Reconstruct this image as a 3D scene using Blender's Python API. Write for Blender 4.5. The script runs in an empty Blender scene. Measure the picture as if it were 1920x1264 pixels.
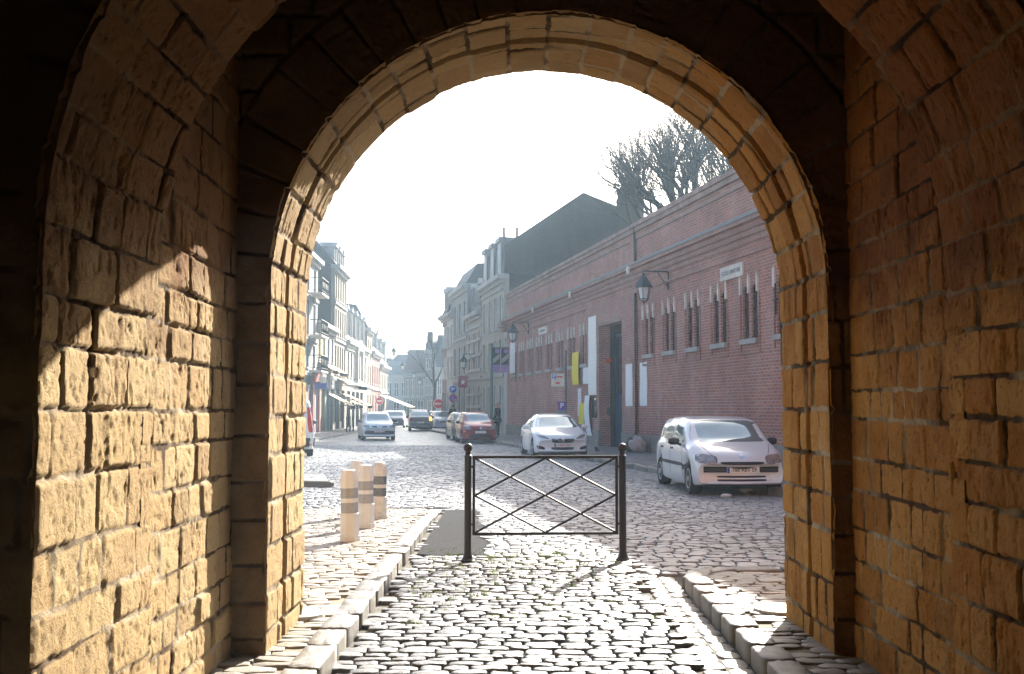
import bpy, bmesh, math, random
import numpy as np
from mathutils import Vector, Matrix
from mathutils.bvhtree import BVHTree
R = math.radians
random.seed(7)
SC = bpy.context.scene
COL = SC.collection

# ------------------------------------------------------------------ camera
PITCH = math.atan(133 / 2000)
cam = bpy.data.cameras.new('camera')
cam.sensor_width = 36; cam.lens = 36 * 2000 / 1920
cam.clip_start = 0.05; cam.clip_end = 2000
co = bpy.data.objects.new('camera', cam); COL.objects.link(co)
co.location = (0, 0, 1.6); co.rotation_euler = (R(90) + PITCH, 0, 0)
SC.camera = co
SC.render.resolution_x = 1024; SC.render.resolution_y = 674

# ------------------------------------------------------------------ sky and sun
SUN_AZ, SUN_EL = 22.0, 29.0          # degrees right of +Y, above the horizon
W = bpy.data.worlds.new("World"); SC.world = W; W.use_nodes = True
nt = W.node_tree; nt.nodes.clear()
sky = nt.nodes.new('ShaderNodeTexSky'); sky.sky_type = 'NISHITA'; sky.sun_disc = False
sky.sun_elevation = R(SUN_EL); sky.sun_rotation = R(SUN_AZ)
sky.air_density = 1.0; sky.dust_density = 3.0; sky.ozone_density = 1.0
bg = nt.nodes.new('ShaderNodeBackground'); bg.inputs['Strength'].default_value = 0.085
wo = nt.nodes.new('ShaderNodeOutputWorld')
nt.links.new(sky.outputs[0], bg.inputs[0]); nt.links.new(bg.outputs[0], wo.inputs[0])
sl = bpy.data.lights.new('sun', 'SUN'); sl.energy = 5.0; sl.angle = R(0.5); sl.color = (1.0, 0.94, 0.85)
so = bpy.data.objects.new('sun', sl); COL.objects.link(so)
sd = Vector((math.sin(R(SUN_AZ)) * math.cos(R(SUN_EL)), math.cos(R(SUN_AZ)) * math.cos(R(SUN_EL)), math.sin(R(SUN_EL))))
so.rotation_euler = sd.to_track_quat('Z', 'Y').to_euler(); so.location = sd * 60
SC.view_settings.view_transform = 'Standard'; SC.view_settings.look = 'None'
SC.view_settings.exposure = 1.95; SC.view_settings.gamma = 1.0
cy = SC.cycles
cy.use_denoising = True
cy.max_bounces = 12; cy.diffuse_bounces = 4; cy.glossy_bounces = 4; cy.volume_bounces = 1; cy.transparent_max_bounces = 12
cy.sample_clamp_indirect = 12

# ------------------------------------------------------------------ numeric helpers
def _hash(a, b, s):
    h = (a.astype(np.int64) * 374761393 + b.astype(np.int64) * 668265263 + int(s) * 974711) & 0xffffffff
    h = ((h ^ (h >> 13)) * 1274126177) & 0xffffffff
    h = (h ^ (h >> 16)) & 0xffffff
    return h / float(0xffffff)
def vnoise(x, y, s=0):
    x = np.asarray(x, float); y = np.asarray(y, float)
    xi = np.floor(x); yi = np.floor(y); fx = x - xi; fy = y - yi
    fx = fx * fx * (3 - 2 * fx); fy = fy * fy * (3 - 2 * fy)
    a = _hash(xi, yi, s); b = _hash(xi + 1, yi, s); c = _hash(xi, yi + 1, s); d = _hash(xi + 1, yi + 1, s)
    return (a * (1 - fx) + b * fx) * (1 - fy) + (c * (1 - fx) + d * fx) * fy
def fbm(x, y, s=0, o=4):
    t = 0; a = .5; n = 0
    for k in range(o):
        t = t + a * vnoise(x * 2 ** k, y * 2 ** k, s + 17 * k); n += a; a *= .5
    return t / n
def sstep(a, b, x):
    t = np.clip((x - a) / (b - a), 0, 1); return t * t * (3 - 2 * t)

# ------------------------------------------------------------------ object helpers
def tag(o, label=None, cat=None, group=None, kind=None):
    if label: o['label'] = label
    if cat: o['category'] = cat
    if group: o['group'] = group
    if kind: o['kind'] = kind
    return o
def thing(name, label, cat, loc=(0, 0, 0), rz=0, group=None):
    o = bpy.data.objects.new(name, None); COL.objects.link(o)
    o.location = loc; o.rotation_euler = (0, 0, rz); o.empty_display_size = .3
    return tag(o, label, cat, group)
def kids(o): return [c for c in bpy.data.objects if c.parent == o]
def copy_tree(o, parent=None):
    c = o.copy(); COL.objects.link(c)
    if parent: c.parent = parent
    for ch in kids(o): copy_tree(ch, c)
    return c
def link(name, me, mat, parent=None):
    o = bpy.data.objects.new(name, me); COL.objects.link(o)
    if mat: me.materials.append(mat)
    if parent: o.parent = parent
    return o
def np_mesh(name, V, Q=None, mat=None, parent=None, attrs=None, smooth=True, T=None):
    me = bpy.data.meshes.new(name)
    V = np.asarray(V, np.float32).reshape(-1, 3)
    nq = 0 if Q is None else len(Q); ntri = 0 if T is None else len(T)
    loops = []
    if nq: loops.append(np.asarray(Q, np.int32).ravel())
    if ntri: loops.append(np.asarray(T, np.int32).ravel())
    L = np.concatenate(loops)
    st = np.concatenate([np.arange(nq) * 4, nq * 4 + np.arange(ntri) * 3]).astype(np.int32)
    me.vertices.add(len(V)); me.loops.add(len(L)); me.polygons.add(nq + ntri)
    me.vertices.foreach_set('co', V.ravel()); me.loops.foreach_set('vertex_index', L)
    me.polygons.foreach_set('loop_start', st)
    me.polygons.foreach_set('use_smooth', np.full(nq + ntri, smooth))
    for k, a in (attrs or {}).items():
        at = me.attributes.new(k, 'FLOAT', 'POINT'); at.data.foreach_set('value', np.asarray(a, np.float32).ravel())
    me.update(calc_edges=True); me.validate()
    return link(name, me, mat, parent)
def grid_quads(n, m, flip=False, off=0):
    i, j = np.meshgrid(np.arange(n - 1), np.arange(m - 1), indexing='ij')
    a = (i * m + j).ravel() + off
    q = np.stack([a, a + 1, a + m + 1, a + m], 1)
    return q[:, ::-1] if flip else q

class MB:
    """collects shapes, then links them as ONE mesh object"""
    def __init__(s): s.v = []; s.f = []
    def add(s, vs, fs):
        n = len(s.v); s.v += [tuple(p) for p in vs]; s.f += [tuple(i + n for i in f) for f in fs]; return s
    def box(s, x0, x1, y0, y1, z0, z1, M=None):
        if x0 > x1: x0, x1 = x1, x0
        if y0 > y1: y0, y1 = y1, y0
        if z0 > z1: z0, z1 = z1, z0
        v = [(x0, y0, z0), (x1, y0, z0), (x1, y1, z0), (x0, y1, z0), (x0, y0, z1), (x1, y0, z1), (x1, y1, z1), (x0, y1, z1)]
        if M: v = [M @ Vector(p) for p in v]
        return s.add(v, [(0, 3, 2, 1), (4, 5, 6, 7), (0, 1, 5, 4), (1, 2, 6, 5), (2, 3, 7, 6), (3, 0, 4, 7)])
    def tube(s, pts, rad, n=8, caps=True):
        pts = [Vector(p) for p in pts]
        if not hasattr(rad, '__len__'): rad = [rad] * len(pts)
        vs = []; fs = []; up = None
        for i, p in enumerate(pts):
            d = (pts[min(i + 1, len(pts) - 1)] - pts[max(i - 1, 0)])
            if d.length < 1e-9: d = Vector((0, 0, 1))
            d.normalize()
            if up is None:
                up = Vector((1, 0, 0)) if abs(d.x) < .8 else Vector((0, 1, 0))
            a = (up - d * up.dot(d))
            if a.length < 1e-6: a = d.orthogonal()
            a.normalize(); b = d.cross(a); up = a
            for k in range(n):
                t = 2 * math.pi * k / n
                vs.append(p + (a * math.cos(t) + b * math.sin(t)) * rad[i])
        for i in range(len(pts) - 1):
            for k in range(n):
                k2 = (k + 1) % n
                fs.append((i * n + k, i * n + k2, (i + 1) * n + k2, (i + 1) * n + k))
        if caps:
            fs.append(tuple(range(n - 1, -1, -1))); fs.append(tuple((len(pts) - 1) * n + k for k in range(n)))
        return s.add(vs, fs)
    def lathe(s, prof, n=20, c=(0, 0, 0), ax='z', sx=1, sy=1):
        vs = []; fs = []
        for r, z in prof:
            for k in range(n):
                t = 2 * math.pi * (k + .5) / n; a, b = r * math.cos(t) * sx, r * math.sin(t) * sy
                p = (a, b, z) if ax == 'z' else ((z, a, b) if ax == 'x' else (a, z, b))
                vs.append((p[0] + c[0], p[1] + c[1], p[2] + c[2]))
        for i in range(len(prof) - 1):
            for k in range(n):
                k2 = (k + 1) % n; fs.append((i * n + k, i * n + k2, (i + 1) * n + k2, (i + 1) * n + k))
        fs.append(tuple(range(n - 1, -1, -1))); fs.append(tuple((len(prof) - 1) * n + k for k in range(n)))
        return s.add(vs, fs)
    def prism(s, poly, lo, hi, plane='xz'):
        n = len(poly)
        def P(a, b, c): return (a, c, b) if plane == 'xz' else ((c, a, b) if plane == 'yz' else (a, b, c))
        vs = [P(a, b, lo) for a, b in poly] + [P(a, b, hi) for a, b in poly]
        fs = [tuple(range(n - 1, -1, -1)), tuple(range(n, 2 * n))] + [(i, (i + 1) % n, n + (i + 1) % n, n + i) for i in range(n)]
        return s.add(vs, fs)
    def build(s, name, mat, parent=None, smooth=None, bevel=0, loc=None):
        me = bpy.data.meshes.new(name)
        me.from_pydata(s.v, [], s.f)
        bm = bmesh.new(); bm.from_mesh(me)
        bmesh.ops.recalc_face_normals(bm, faces=bm.faces)
        if bevel:
            bmesh.ops.bevel(bm, geom=list(bm.edges), offset=bevel, segments=2, affect='EDGES', profile=.7, clamp_overlap=True)
        bm.to_mesh(me); bm.free()
        if smooth is not None:
            me.polygons.foreach_set('use_smooth', [True] * len(me.polygons))
            me.set_sharp_from_angle(angle=R(smooth))
        o = link(name, me, mat, parent)
        if loc: o.location = loc
        return o
def text_obj(txt, size, mat, name, parent, loc, rot, ext=.003, sx=1):
    cu = bpy.data.curves.new(name, 'FONT'); cu.body = txt; cu.size = size; cu.extrude = ext
    cu.align_x = 'CENTER'; cu.align_y = 'CENTER'; cu.offset = size * .012
    t = bpy.data.objects.new('tmp', cu); COL.objects.link(t)
    me = bpy.data.meshes.new_from_object(t.evaluated_get(bpy.context.evaluated_depsgraph_get()))
    bpy.data.objects.remove(t); bpy.data.curves.remove(cu)
    me.materials.clear()
    o = link(name, me, mat, parent); o.location = loc; o.rotation_euler = rot; o.scale = (sx, 1, 1)
    return o

# ------------------------------------------------------------------ materials
MATS = {}
def nodes(name):
    m = bpy.data.materials.new(name); m.use_nodes = True
    n = m.node_tree; b = n.nodes['Principled BSDF']
    return m, n, b
def N(n, t, **k):
    x = n.nodes.new(t)
    for a, v in k.items():
        if a.startswith('i_'): x.inputs[a[2:].replace('_', ' ')].default_value = v
        else: setattr(x, a, v)
    return x
def ramp(n, fac, stops):
    r = n.nodes.new('ShaderNodeValToRGB')
    e = r.color_ramp.elements
    while len(e) < len(stops): e.new(.5)
    for i, (p, c) in enumerate(stops):
        e[i].position = p; e[i].color = (*c, 1) if len(c) == 3 else c
    n.links.new(fac, r.inputs[0]); return r.outputs[0]
def mixc(n, f, a, b, mode='MIX'):
    x = n.nodes.new('ShaderNodeMix'); x.data_type = 'RGBA'; x.blend_type = mode
    for s, v in ((x.inputs[0], f), (x.inputs[6], a), (x.inputs[7], b)):
        if hasattr(v, 'default_value') or hasattr(v, 'is_linked'): n.links.new(v, s)
        else: s.default_value = v if not isinstance(v, tuple) else ((*v, 1) if len(v) == 3 else v)
    return x.outputs[2]
def math_(n, op, a, b=None, c=None):
    x = n.nodes.new('ShaderNodeMath'); x.operation = op
    for i, v in enumerate((a, b, c)):
        if v is None: continue
        if isinstance(v, (int, float)): x.inputs[i].default_value = v
        else: n.links.new(v, x.inputs[i])
    return x.outputs[0]
def objcoord(n): return n.nodes.new('ShaderNodeTexCoord').outputs['Object']
def noise(n, vec, scale, detail=5, rough=.6, out='Fac'):
    t = N(n, 'ShaderNodeTexNoise'); t.inputs['Scale'].default_value = scale; t.inputs['Detail'].default_value = detail
    t.inputs['Roughness'].default_value = rough
    if vec: n.links.new(vec, t.inputs['Vector'])
    return t.outputs[out]
def bump(n, b, h, dist, strength=1.0, prev=None):
    x = n.nodes.new('ShaderNodeBump'); x.inputs['Strength'].default_value = strength; x.inputs['Distance'].default_value = dist
    n.links.new(h, x.inputs['Height'])
    if prev: n.links.new(prev, x.inputs['Normal'])
    n.links.new(x.outputs[0], b.inputs['Normal']); return x.outputs[0]
def plain(name, col, rough=.6, metal=0, var=.15, scale=6, bmp=.0, dirt=0, coat=0, spec=.5):
    """one base colour with mottling, wear and a little relief"""
    if name in MATS: return MATS[name]
    m, n, b = nodes(name); oc = objcoord(n)
    f = noise(n, oc, scale, 6)
    lo = tuple(max(0, c * (1 - var)) for c in col); hi = tuple(min(1, c * (1 + var)) for c in col)
    c = ramp(n, f, [(.3, lo), (.7, hi)])
    if dirt:
        g = noise(n, oc, scale * .37, 7, .7)
        c = mixc(n, math_(n, 'MULTIPLY', ramp(n, g, [(.48, (0, 0, 0)), (.68, (1, 1, 1))]), dirt), c, tuple(x * .35 for x in col))
    n.links.new(c, b.inputs['Base Color'])
    b.inputs['Roughness'].default_value = rough; b.inputs['Metallic'].default_value = metal
    b.inputs['Specular IOR Level'].default_value = spec
    if coat: b.inputs['Coat Weight'].default_value = coat; b.inputs['Coat Roughness'].default_value = .04
    if bmp: bump(n, b, noise(n, oc, scale * 5, 6), bmp)
    MATS[name] = m; return m
def emis(name, col, st):
    m, n, b = nodes(name); b.inputs['Base Color'].default_value = (*col, 1)
    b.inputs['Emission Color'].default_value = (*col, 1); b.inputs['Emission Strength'].default_value = st
    return m

def mat_gate(name='gate_sandstone', soot_shade=0., vault_shade=1.):
    m, n, b = nodes(name); oc = objcoord(n)
    j = N(n, 'ShaderNodeAttribute', attribute_name='joint').outputs['Fac']
    k = N(n, 'ShaderNodeAttribute', attribute_name='blk').outputs['Fac']
    base = ramp(n, k, [(0, (.40, .205, .055)), (.16, (.55, .345, .125)), (.34, (.60, .41, .175)), (.5, (.44, .225, .055)), (.66, (.54, .33, .11)), (.82, (.31, .15, .038)), (1, (.58, .38, .15))])
    g = noise(n, oc, 5, 8, .65)
    base = mixc(n, ramp(n, g, [(.38, (0, 0, 0)), (.66, (.5, .5, .5))]), base, (.58, .40, .18))
    g2 = noise(n, oc, 1.7, 7, .7)
    base = mixc(n, ramp(n, g2, [(.50, (0, 0, 0)), (.72, (.65, .65, .65))]), base, (.17, .085, .024))
    g3 = noise(n, oc, 38, 4, .7)
    base = mixc(n, ramp(n, g3, [(.56, (0, 0, 0)), (.72, (.85, .85, .85))]), base, (.15, .078, .024))
    rx = N(n, 'ShaderNodeSeparateXYZ'); n.links.new(oc, rx.inputs[0])      # right side rustier: stone tone plus orange bounce light put into the colour
    rm = ramp(n, math_(n, 'ADD', math_(n, 'MULTIPLY', rx.outputs[0], .25), math_(n, 'MULTIPLY', noise(n, oc, 1.2, 5), .5)), [(.36, (0, 0, 0)), (.62, (1, 1, 1))])
    base = mixc(n, rm, mixc(n, .42, base, (.50, .40, .25)), mixc(n, 1., base, (1.0, .79, .56), 'MULTIPLY'))  # left side paled, carrying its sunlit tone in the colour
    mo = noise(n, oc, 1.6, 4, .55)
    mort = ramp(n, mo, [(.44, (.10, .062, .030)), (.58, (.50, .40, .27))])
    c = mixc(n, ramp(n, j, [(.35, (0, 0, 0)), (.75, (1, 1, 1))]), base, mort)
    c = mixc(n, N(n, 'ShaderNodeAttribute', attribute_name='slot').outputs['Fac'], c, (.022, .013, .008))     # shade inside the gate slot painted on as black
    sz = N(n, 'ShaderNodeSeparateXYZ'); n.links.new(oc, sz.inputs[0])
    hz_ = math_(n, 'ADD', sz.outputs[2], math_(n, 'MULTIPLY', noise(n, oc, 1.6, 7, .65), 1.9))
    up_shade = ramp(n, math_(n, 'MULTIPLY', hz_, .2), [(.555, (0, 0, 0)), (.69, (.95, .95, .95))])
    c = mixc(n, math_(n, 'MULTIPLY', up_shade, vault_shade), c, mixc(n, 1., c, (.42, .29, .19), 'MULTIPLY'))  # stone darker with height: shade under the vault painted in
    if soot_shade:
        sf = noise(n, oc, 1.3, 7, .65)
        c = mixc(n, math_(n, 'MULTIPLY', ramp(n, sf, [(.28, (.35, .35, .35)), (.55, (1, 1, 1))]), soot_shade), c, (.055, .026, .010))  # soot plus backlit shade put into the colour of camera-facing walls
    n.links.new(c, b.inputs['Base Color']); b.inputs['Roughness'].default_value = .9
    b.inputs['Specular IOR Level'].default_value = .15
    p = bump(n, b, noise(n, oc, 75, 6, .75), .010)
    bump(n, b, noise(n, oc, 22, 7, .75), .016, 1., p)
    return m
def mat_cobble(name, cols, joints=False, rough=(.34, .6)):
    m, n, b = nodes(name); oc = objcoord(n)
    rp = n.nodes.new('ShaderNodeNewGeometry').outputs['Random Per Island']
    c = ramp(n, rp, [(i / (len(cols) - 1), q) for i, q in enumerate(cols)])
    g = noise(n, oc, 9, 8, .7)
    c = mixc(n, .55, c, ramp(n, g, [(.3, (.45, .44, .42)), (.7, (1, 1, 1))]), 'MULTIPLY')
    g2 = noise(n, oc, .5, 5, .6)
    c = mixc(n, .5, c, ramp(n, g2, [(.35, (.62, .6, .58)), (.62, (1, 1, 1))]), 'MULTIPLY')
    n.links.new(c, b.inputs['Base Color'])
    n.links.new(ramp(n, noise(n, oc, 6, 5), [(.3, (rough[0],) * 3), (.7, (rough[1],) * 3)]), b.inputs['Roughness'])
    b.inputs['Specular IOR Level'].default_value = .5
    bump(n, b, noise(n, oc, 45, 6, .7), .006)
    return m
def mat_sett_sheet():
    m, n, b = nodes('far_cobbles'); oc = objcoord(n)
    br = N(n, 'ShaderNodeTexBrick'); br.inputs['Scale'].default_value = 1
    br.inputs['Brick Width'].default_value = .2; br.inputs['Row Height'].default_value = .135; br.inputs['Mortar Size'].default_value = .014
    br.inputs['Color1'].default_value = (.255, .265, .28, 1); br.inputs['Color2'].default_value = (.34, .35, .36, 1); br.inputs['Mortar'].default_value = (.07, .07, .07, 1)
    br.inputs['Mortar Smooth'].default_value = .5
    n.links.new(oc, br.inputs['Vector'])
    g2 = noise(n, oc, .35, 6, .65)
    c = mixc(n, .7, br.outputs[0], ramp(n, g2, [(.35, (.55, .55, .54)), (.62, (1, 1, 1))]), 'MULTIPLY')
    n.links.new(c, b.inputs['Base Color'])
    n.links.new(ramp(n, noise(n, oc, 2.5, 6), [(.3, (.22,) * 3), (.7, (.45,) * 3)]), b.inputs['Roughness'])
    inv = math_(n, 'SUBTRACT', 1, br.outputs['Fac'])
    p = bump(n, b, inv, .02)
    bump(n, b, noise(n, oc, 5, 6), .03, 1, p)
    return m
def mat_brick(name, c1, c2, mortar, bw=.24, bh=.085, ms=.011, var=.5, rough=.88, off=.5):
    m, n, b = nodes(name); oc = objcoord(n)
    sp = N(n, 'ShaderNodeSeparateXYZ'); n.links.new(oc, sp.inputs[0])
    cb = N(n, 'ShaderNodeCombineXYZ')
    n.links.new(math_(n, 'ADD', sp.outputs[0], sp.outputs[1]), cb.inputs[0]); n.links.new(sp.outputs[2], cb.inputs[1])
    br = N(n, 'ShaderNodeTexBrick'); br.offset = off; br.inputs['Scale'].default_value = 1
    br.inputs['Brick Width'].default_value = bw; br.inputs['Row Height'].default_value = bh; br.inputs['Mortar Size'].default_value = ms
    br.inputs['Mortar Smooth'].default_value = .3; br.inputs['Bias'].default_value = 0
    br.inputs['Color1'].default_value = (*c1, 1); br.inputs['Color2'].default_value = (*c2, 1); br.inputs['Mortar'].default_value = (*mortar, 1)
    n.links.new(cb.outputs[0], br.inputs['Vector'])
    g = noise(n, oc, .55, 8, .65); g2 = noise(n, oc, 4.5, 5, .7)
    c = mixc(n, var, br.outputs[0], ramp(n, g, [(.32, (.5, .46, .46)), (.65, (1, 1, 1))]), 'MULTIPLY')
    c = mixc(n, .5, c, ramp(n, g2, [(.3, (.6, .58, .58)), (.62, (1, 1, 1))]), 'MULTIPLY')
    # pale efflorescence that streaks
    mp = N(n, 'ShaderNodeMapping'); mp.inputs['Scale'].default_value = (1.3, 1.3, .35); n.links.new(oc, mp.inputs[0])
    g3 = noise(n, mp.outputs[0], 1.2, 7, .7)
    c = mixc(n, math_(n, 'MULTIPLY', ramp(n, g3, [(.52, (0, 0, 0)), (.74, (1, 1, 1))]), .4), c, tuple(min(.5 * (x + .35), x * 1.5) for x in mortar))
    n.links.new(c, b.inputs['Base Color']); b.inputs['Roughness'].default_value = rough; b.inputs['Specular IOR Level'].default_value = .2
    p = bump(n, b, math_(n, 'SUBTRACT', 1, br.outputs['Fac']), .008)
    bump(n, b, noise(n, oc, 30, 5), .005, .7, p)
    return m
def mat_plaster(name, col, dirt=.35):
    if name in MATS: return MATS[name]
    m, n, b = nodes(name); oc = objcoord(n)
    mp = N(n, 'ShaderNodeMapping'); mp.inputs['Scale'].default_value = (1, 1, .3); n.links.new(oc, mp.inputs[0])
    g = noise(n, mp.outputs[0], 1.5, 8, .7)
    c = mixc(n, math_(n, 'MULTIPLY', ramp(n, g, [(.45, (0, 0, 0)), (.7, (1, 1, 1))]), dirt), col, tuple(x * .45 for x in col))
    g2 = noise(n, oc, 5, 5)
    c = mixc(n, .3, c, ramp(n, g2, [(.3, (.7, .7, .7)), (.6, (1, 1, 1))]), 'MULTIPLY')
    n.links.new(c, b.inputs['Base Color']); b.inputs['Roughness'].default_value = .85
    bump(n, b, noise(n, oc, 25, 5), .006)
    MATS[name] = m; return m
def mat_glass(name, col, rough=.05, ior=1.6):
    m, n, b = nodes(name); oc = objcoord(n)
    n.links.new(ramp(n, noise(n, oc, 1.2, 3), [(.3, tuple(c * .7 for c in col)), (.7, col)]), b.inputs['Base Color'])
    b.inputs['Roughness'].default_value = rough; b.inputs['IOR'].default_value = ior; b.inputs['Specular IOR Level'].default_value = .6
    return m
def mat_paint(name, col, metal=.35, rough=.38, dirt=.15):
    m, n, b = nodes(name); oc = objcoord(n)
    g = noise(n, oc, 2.2, 8, .7)
    c = mixc(n, math_(n, 'MULTIPLY', ramp(n, g, [(.45, (0, 0, 0)), (.75, (1, 1, 1))]), dirt), col, (.22, .20, .17))
    n.links.new(c, b.inputs['Base Color']); b.inputs['Metallic'].default_value = metal; b.inputs['Roughness'].default_value = rough
    b.inputs['Coat Weight'].default_value = .8; b.inputs['Coat Roughness'].default_value = .06
    bump(n, b, noise(n, oc, 1.6, 2), .01, .25)
    return m
def mat_paper(name, col, ink, lines=28, amount=.45):
    """a sheet with rows of small print"""
    m, n, b = nodes(name); oc = objcoord(n)
    br = N(n, 'ShaderNodeTexBrick'); br.offset = .37; br.inputs['Scale'].default_value = 1
    br.inputs['Brick Width'].default_value = .07 + 3. / lines ** 2 * 4; br.inputs['Row Height'].default_value = 1.9 / lines; br.inputs['Mortar Size'].default_value = .36 * 1.9 / lines
    sp = N(n, 'ShaderNodeSeparateXYZ'); n.links.new(oc, sp.inputs[0]); cb = N(n, 'ShaderNodeCombineXYZ')
    n.links.new(sp.outputs[0], cb.inputs[0]); n.links.new(sp.outputs[2], cb.inputs[1]); n.links.new(cb.outputs[0], br.inputs['Vector'])
    br.inputs['Color1'].default_value = (1, 1, 1, 1); br.inputs['Color2'].default_value = (.2, .2, .2, 1); br.inputs['Mortar'].default_value = (0, 0, 0, 1)
    f = math_(n, 'MULTIPLY', br.outputs[0], amount)
    c = mixc(n, f, col, ink)
    n.links.new(c, b.inputs['Base Color']); b.inputs['Roughness'].default_value = .75
    bump(n, b, noise(n, oc, 3, 3), .02)
    return m

STONE = mat_gate(); SOOTSHADE = mat_gate('sooty_shaded_sandstone', .72); REVEALST = mat_gate('reveal_sandstone', 0., .25)  # reveal copy keeps little of the painted vault shade
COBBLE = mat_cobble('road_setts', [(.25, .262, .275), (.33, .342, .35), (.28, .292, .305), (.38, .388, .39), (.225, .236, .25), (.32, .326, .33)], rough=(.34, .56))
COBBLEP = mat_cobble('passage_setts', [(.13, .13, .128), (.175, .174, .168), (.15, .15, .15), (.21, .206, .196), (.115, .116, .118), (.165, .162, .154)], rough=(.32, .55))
PAVE = mat_cobble('pavement_setts', [(.29, .255, .20), (.35, .31, .25), (.25, .225, .185), (.39, .35, .285), (.30, .275, .23)], rough=(.45, .7))
KERB = mat_cobble('kerb_granite', [(.19, .175, .145), (.25, .225, .185), (.21, .195, .17), (.16, .15, .13)], rough=(.4, .65))
SHEET = mat_sett_sheet()
SOIL = plain('joint_soil', (.10, .088, .068), .95, var=.5, scale=9, bmp=.01)
GROUT = plain('pavement_grout', (.24, .20, .145), .95, var=.35, scale=14, bmp=.008)
ASPH = plain('asphalt', (.045, .045, .047), 1., var=.6, scale=45, bmp=.01, spec=.1)
DIRT = plain('ground_earth', (.22, .21, .19), .95, var=.3, scale=1)
BRICK = mat_brick('red_brick', (.55, .225, .165), (.37, .155, .125), (.54, .46, .41), var=.7)
BRICKB = mat_brick('band_brick', (.46, .21, .165), (.35, .16, .14), (.44, .36, .32), ms=.014)
BRICKD = mat_brick('dark_gable_brick', (.055, .042, .038), (.04, .032, .03), (.06, .05, .046))
BRICKR = mat_brick('house_brick', (.33, .15, .12), (.26, .12, .10), (.34, .28, .25))
COPING = plain('coping_stone', (.30, .20, .17), .9, var=.3, scale=3, bmp=.01, dirt=.4)
PLINTH = mat_brick('plinth_stone', (.32, .29, .26), (.26, .24, .22), (.36, .33, .30), bw=.75, bh=.33, ms=.012)
WHITEST = plain('white_stone', (.62, .58, .52), .8, var=.15, scale=5, bmp=.006, dirt=.25)
SILL = plain('sill_stone', (.36, .355, .34), .8, var=.2, scale=5, bmp=.006, dirt=.3)
WGLASS = mat_glass('window_glass', (.035, .04, .045), .08)
CARGLASS = mat_glass('car_glass', (.30, .38, .40), .03, 1.6); CARGLASS.node_tree.nodes['Principled BSDF'].inputs['Metallic'].default_value = .5
IRON = plain('black_iron', (.008, .006, .0055), .45, .0, spec=.3, var=.3, scale=20, bmp=.003)
RUSTY = plain('brown_iron', (.012, .006, .005), .38, .0, spec=.3, var=.3, scale=16, bmp=.004)
DKMETAL = plain('lantern_metal', (.03, .045, .05), .4, .5, var=.2)
LGLASS = plain('lantern_glass', (.62, .66, .68), .12, var=.1)
BLACKPL = plain('black_plastic', (.018, .018, .021), .5, var=.2)
GREYPL = plain('grey_plastic', (.10, .10, .105), .55, var=.2)
TYRE = plain('tyre_rubber', (.016, .016, .016), .85, var=.3, scale=12)
RIM = plain('wheel_rim', (.42, .42, .43), .35, .8, var=.15)
CHROME = plain('chrome', (.7, .7, .72), .15, 1, var=.05)
LAMPCL = plain('lamp_clear', (.33, .32, .31), .10, .45, var=.45, scale=14, coat=1)
LAMPOR = plain('lamp_amber', (.75, .22, .03), .15, var=.1, coat=1)
LAMPRD = plain('lamp_red', (.55, .02, .02), .15, var=.15, coat=1)
WHITEP = plain('white_paint', (.75, .75, .73), .5, var=.06)
PLATEW = plain('plate_white', (.74, .74, .70), .4, var=.05)
PLATEB = plain('plate_blue', (.02, .07, .42), .4, var=.05)
INK = plain('black_ink', (.012, .012, .012), .6, var=.05)
REDINK = plain('red_ink', (.50, .05, .04), .6, var=.05)
SLATE = mat_brick('slate', (.085, .09, .10), (.065, .07, .08), (.045, .05, .055), bw=.3, bh=.16, ms=.012, rough=.6)
ZINC = plain('zinc', (.14, .155, .165), .5, .3, var=.2, scale=3)
TIMBER = plain('painted_door', (.02, .05, .10), .4, var=.2)
TERRA = plain('terracotta', (.35, .16, .10), .8, var=.2)
BARK = plain('bark', (.020, .018, .016), .95, var=.4, scale=8, bmp=.02)
ROOFTILE = mat_brick('roof_tile', (.17, .10, .085), (.12, .08, .07), (.07, .05, .045), bw=.25, bh=.2, ms=.012, rough=.8)

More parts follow.
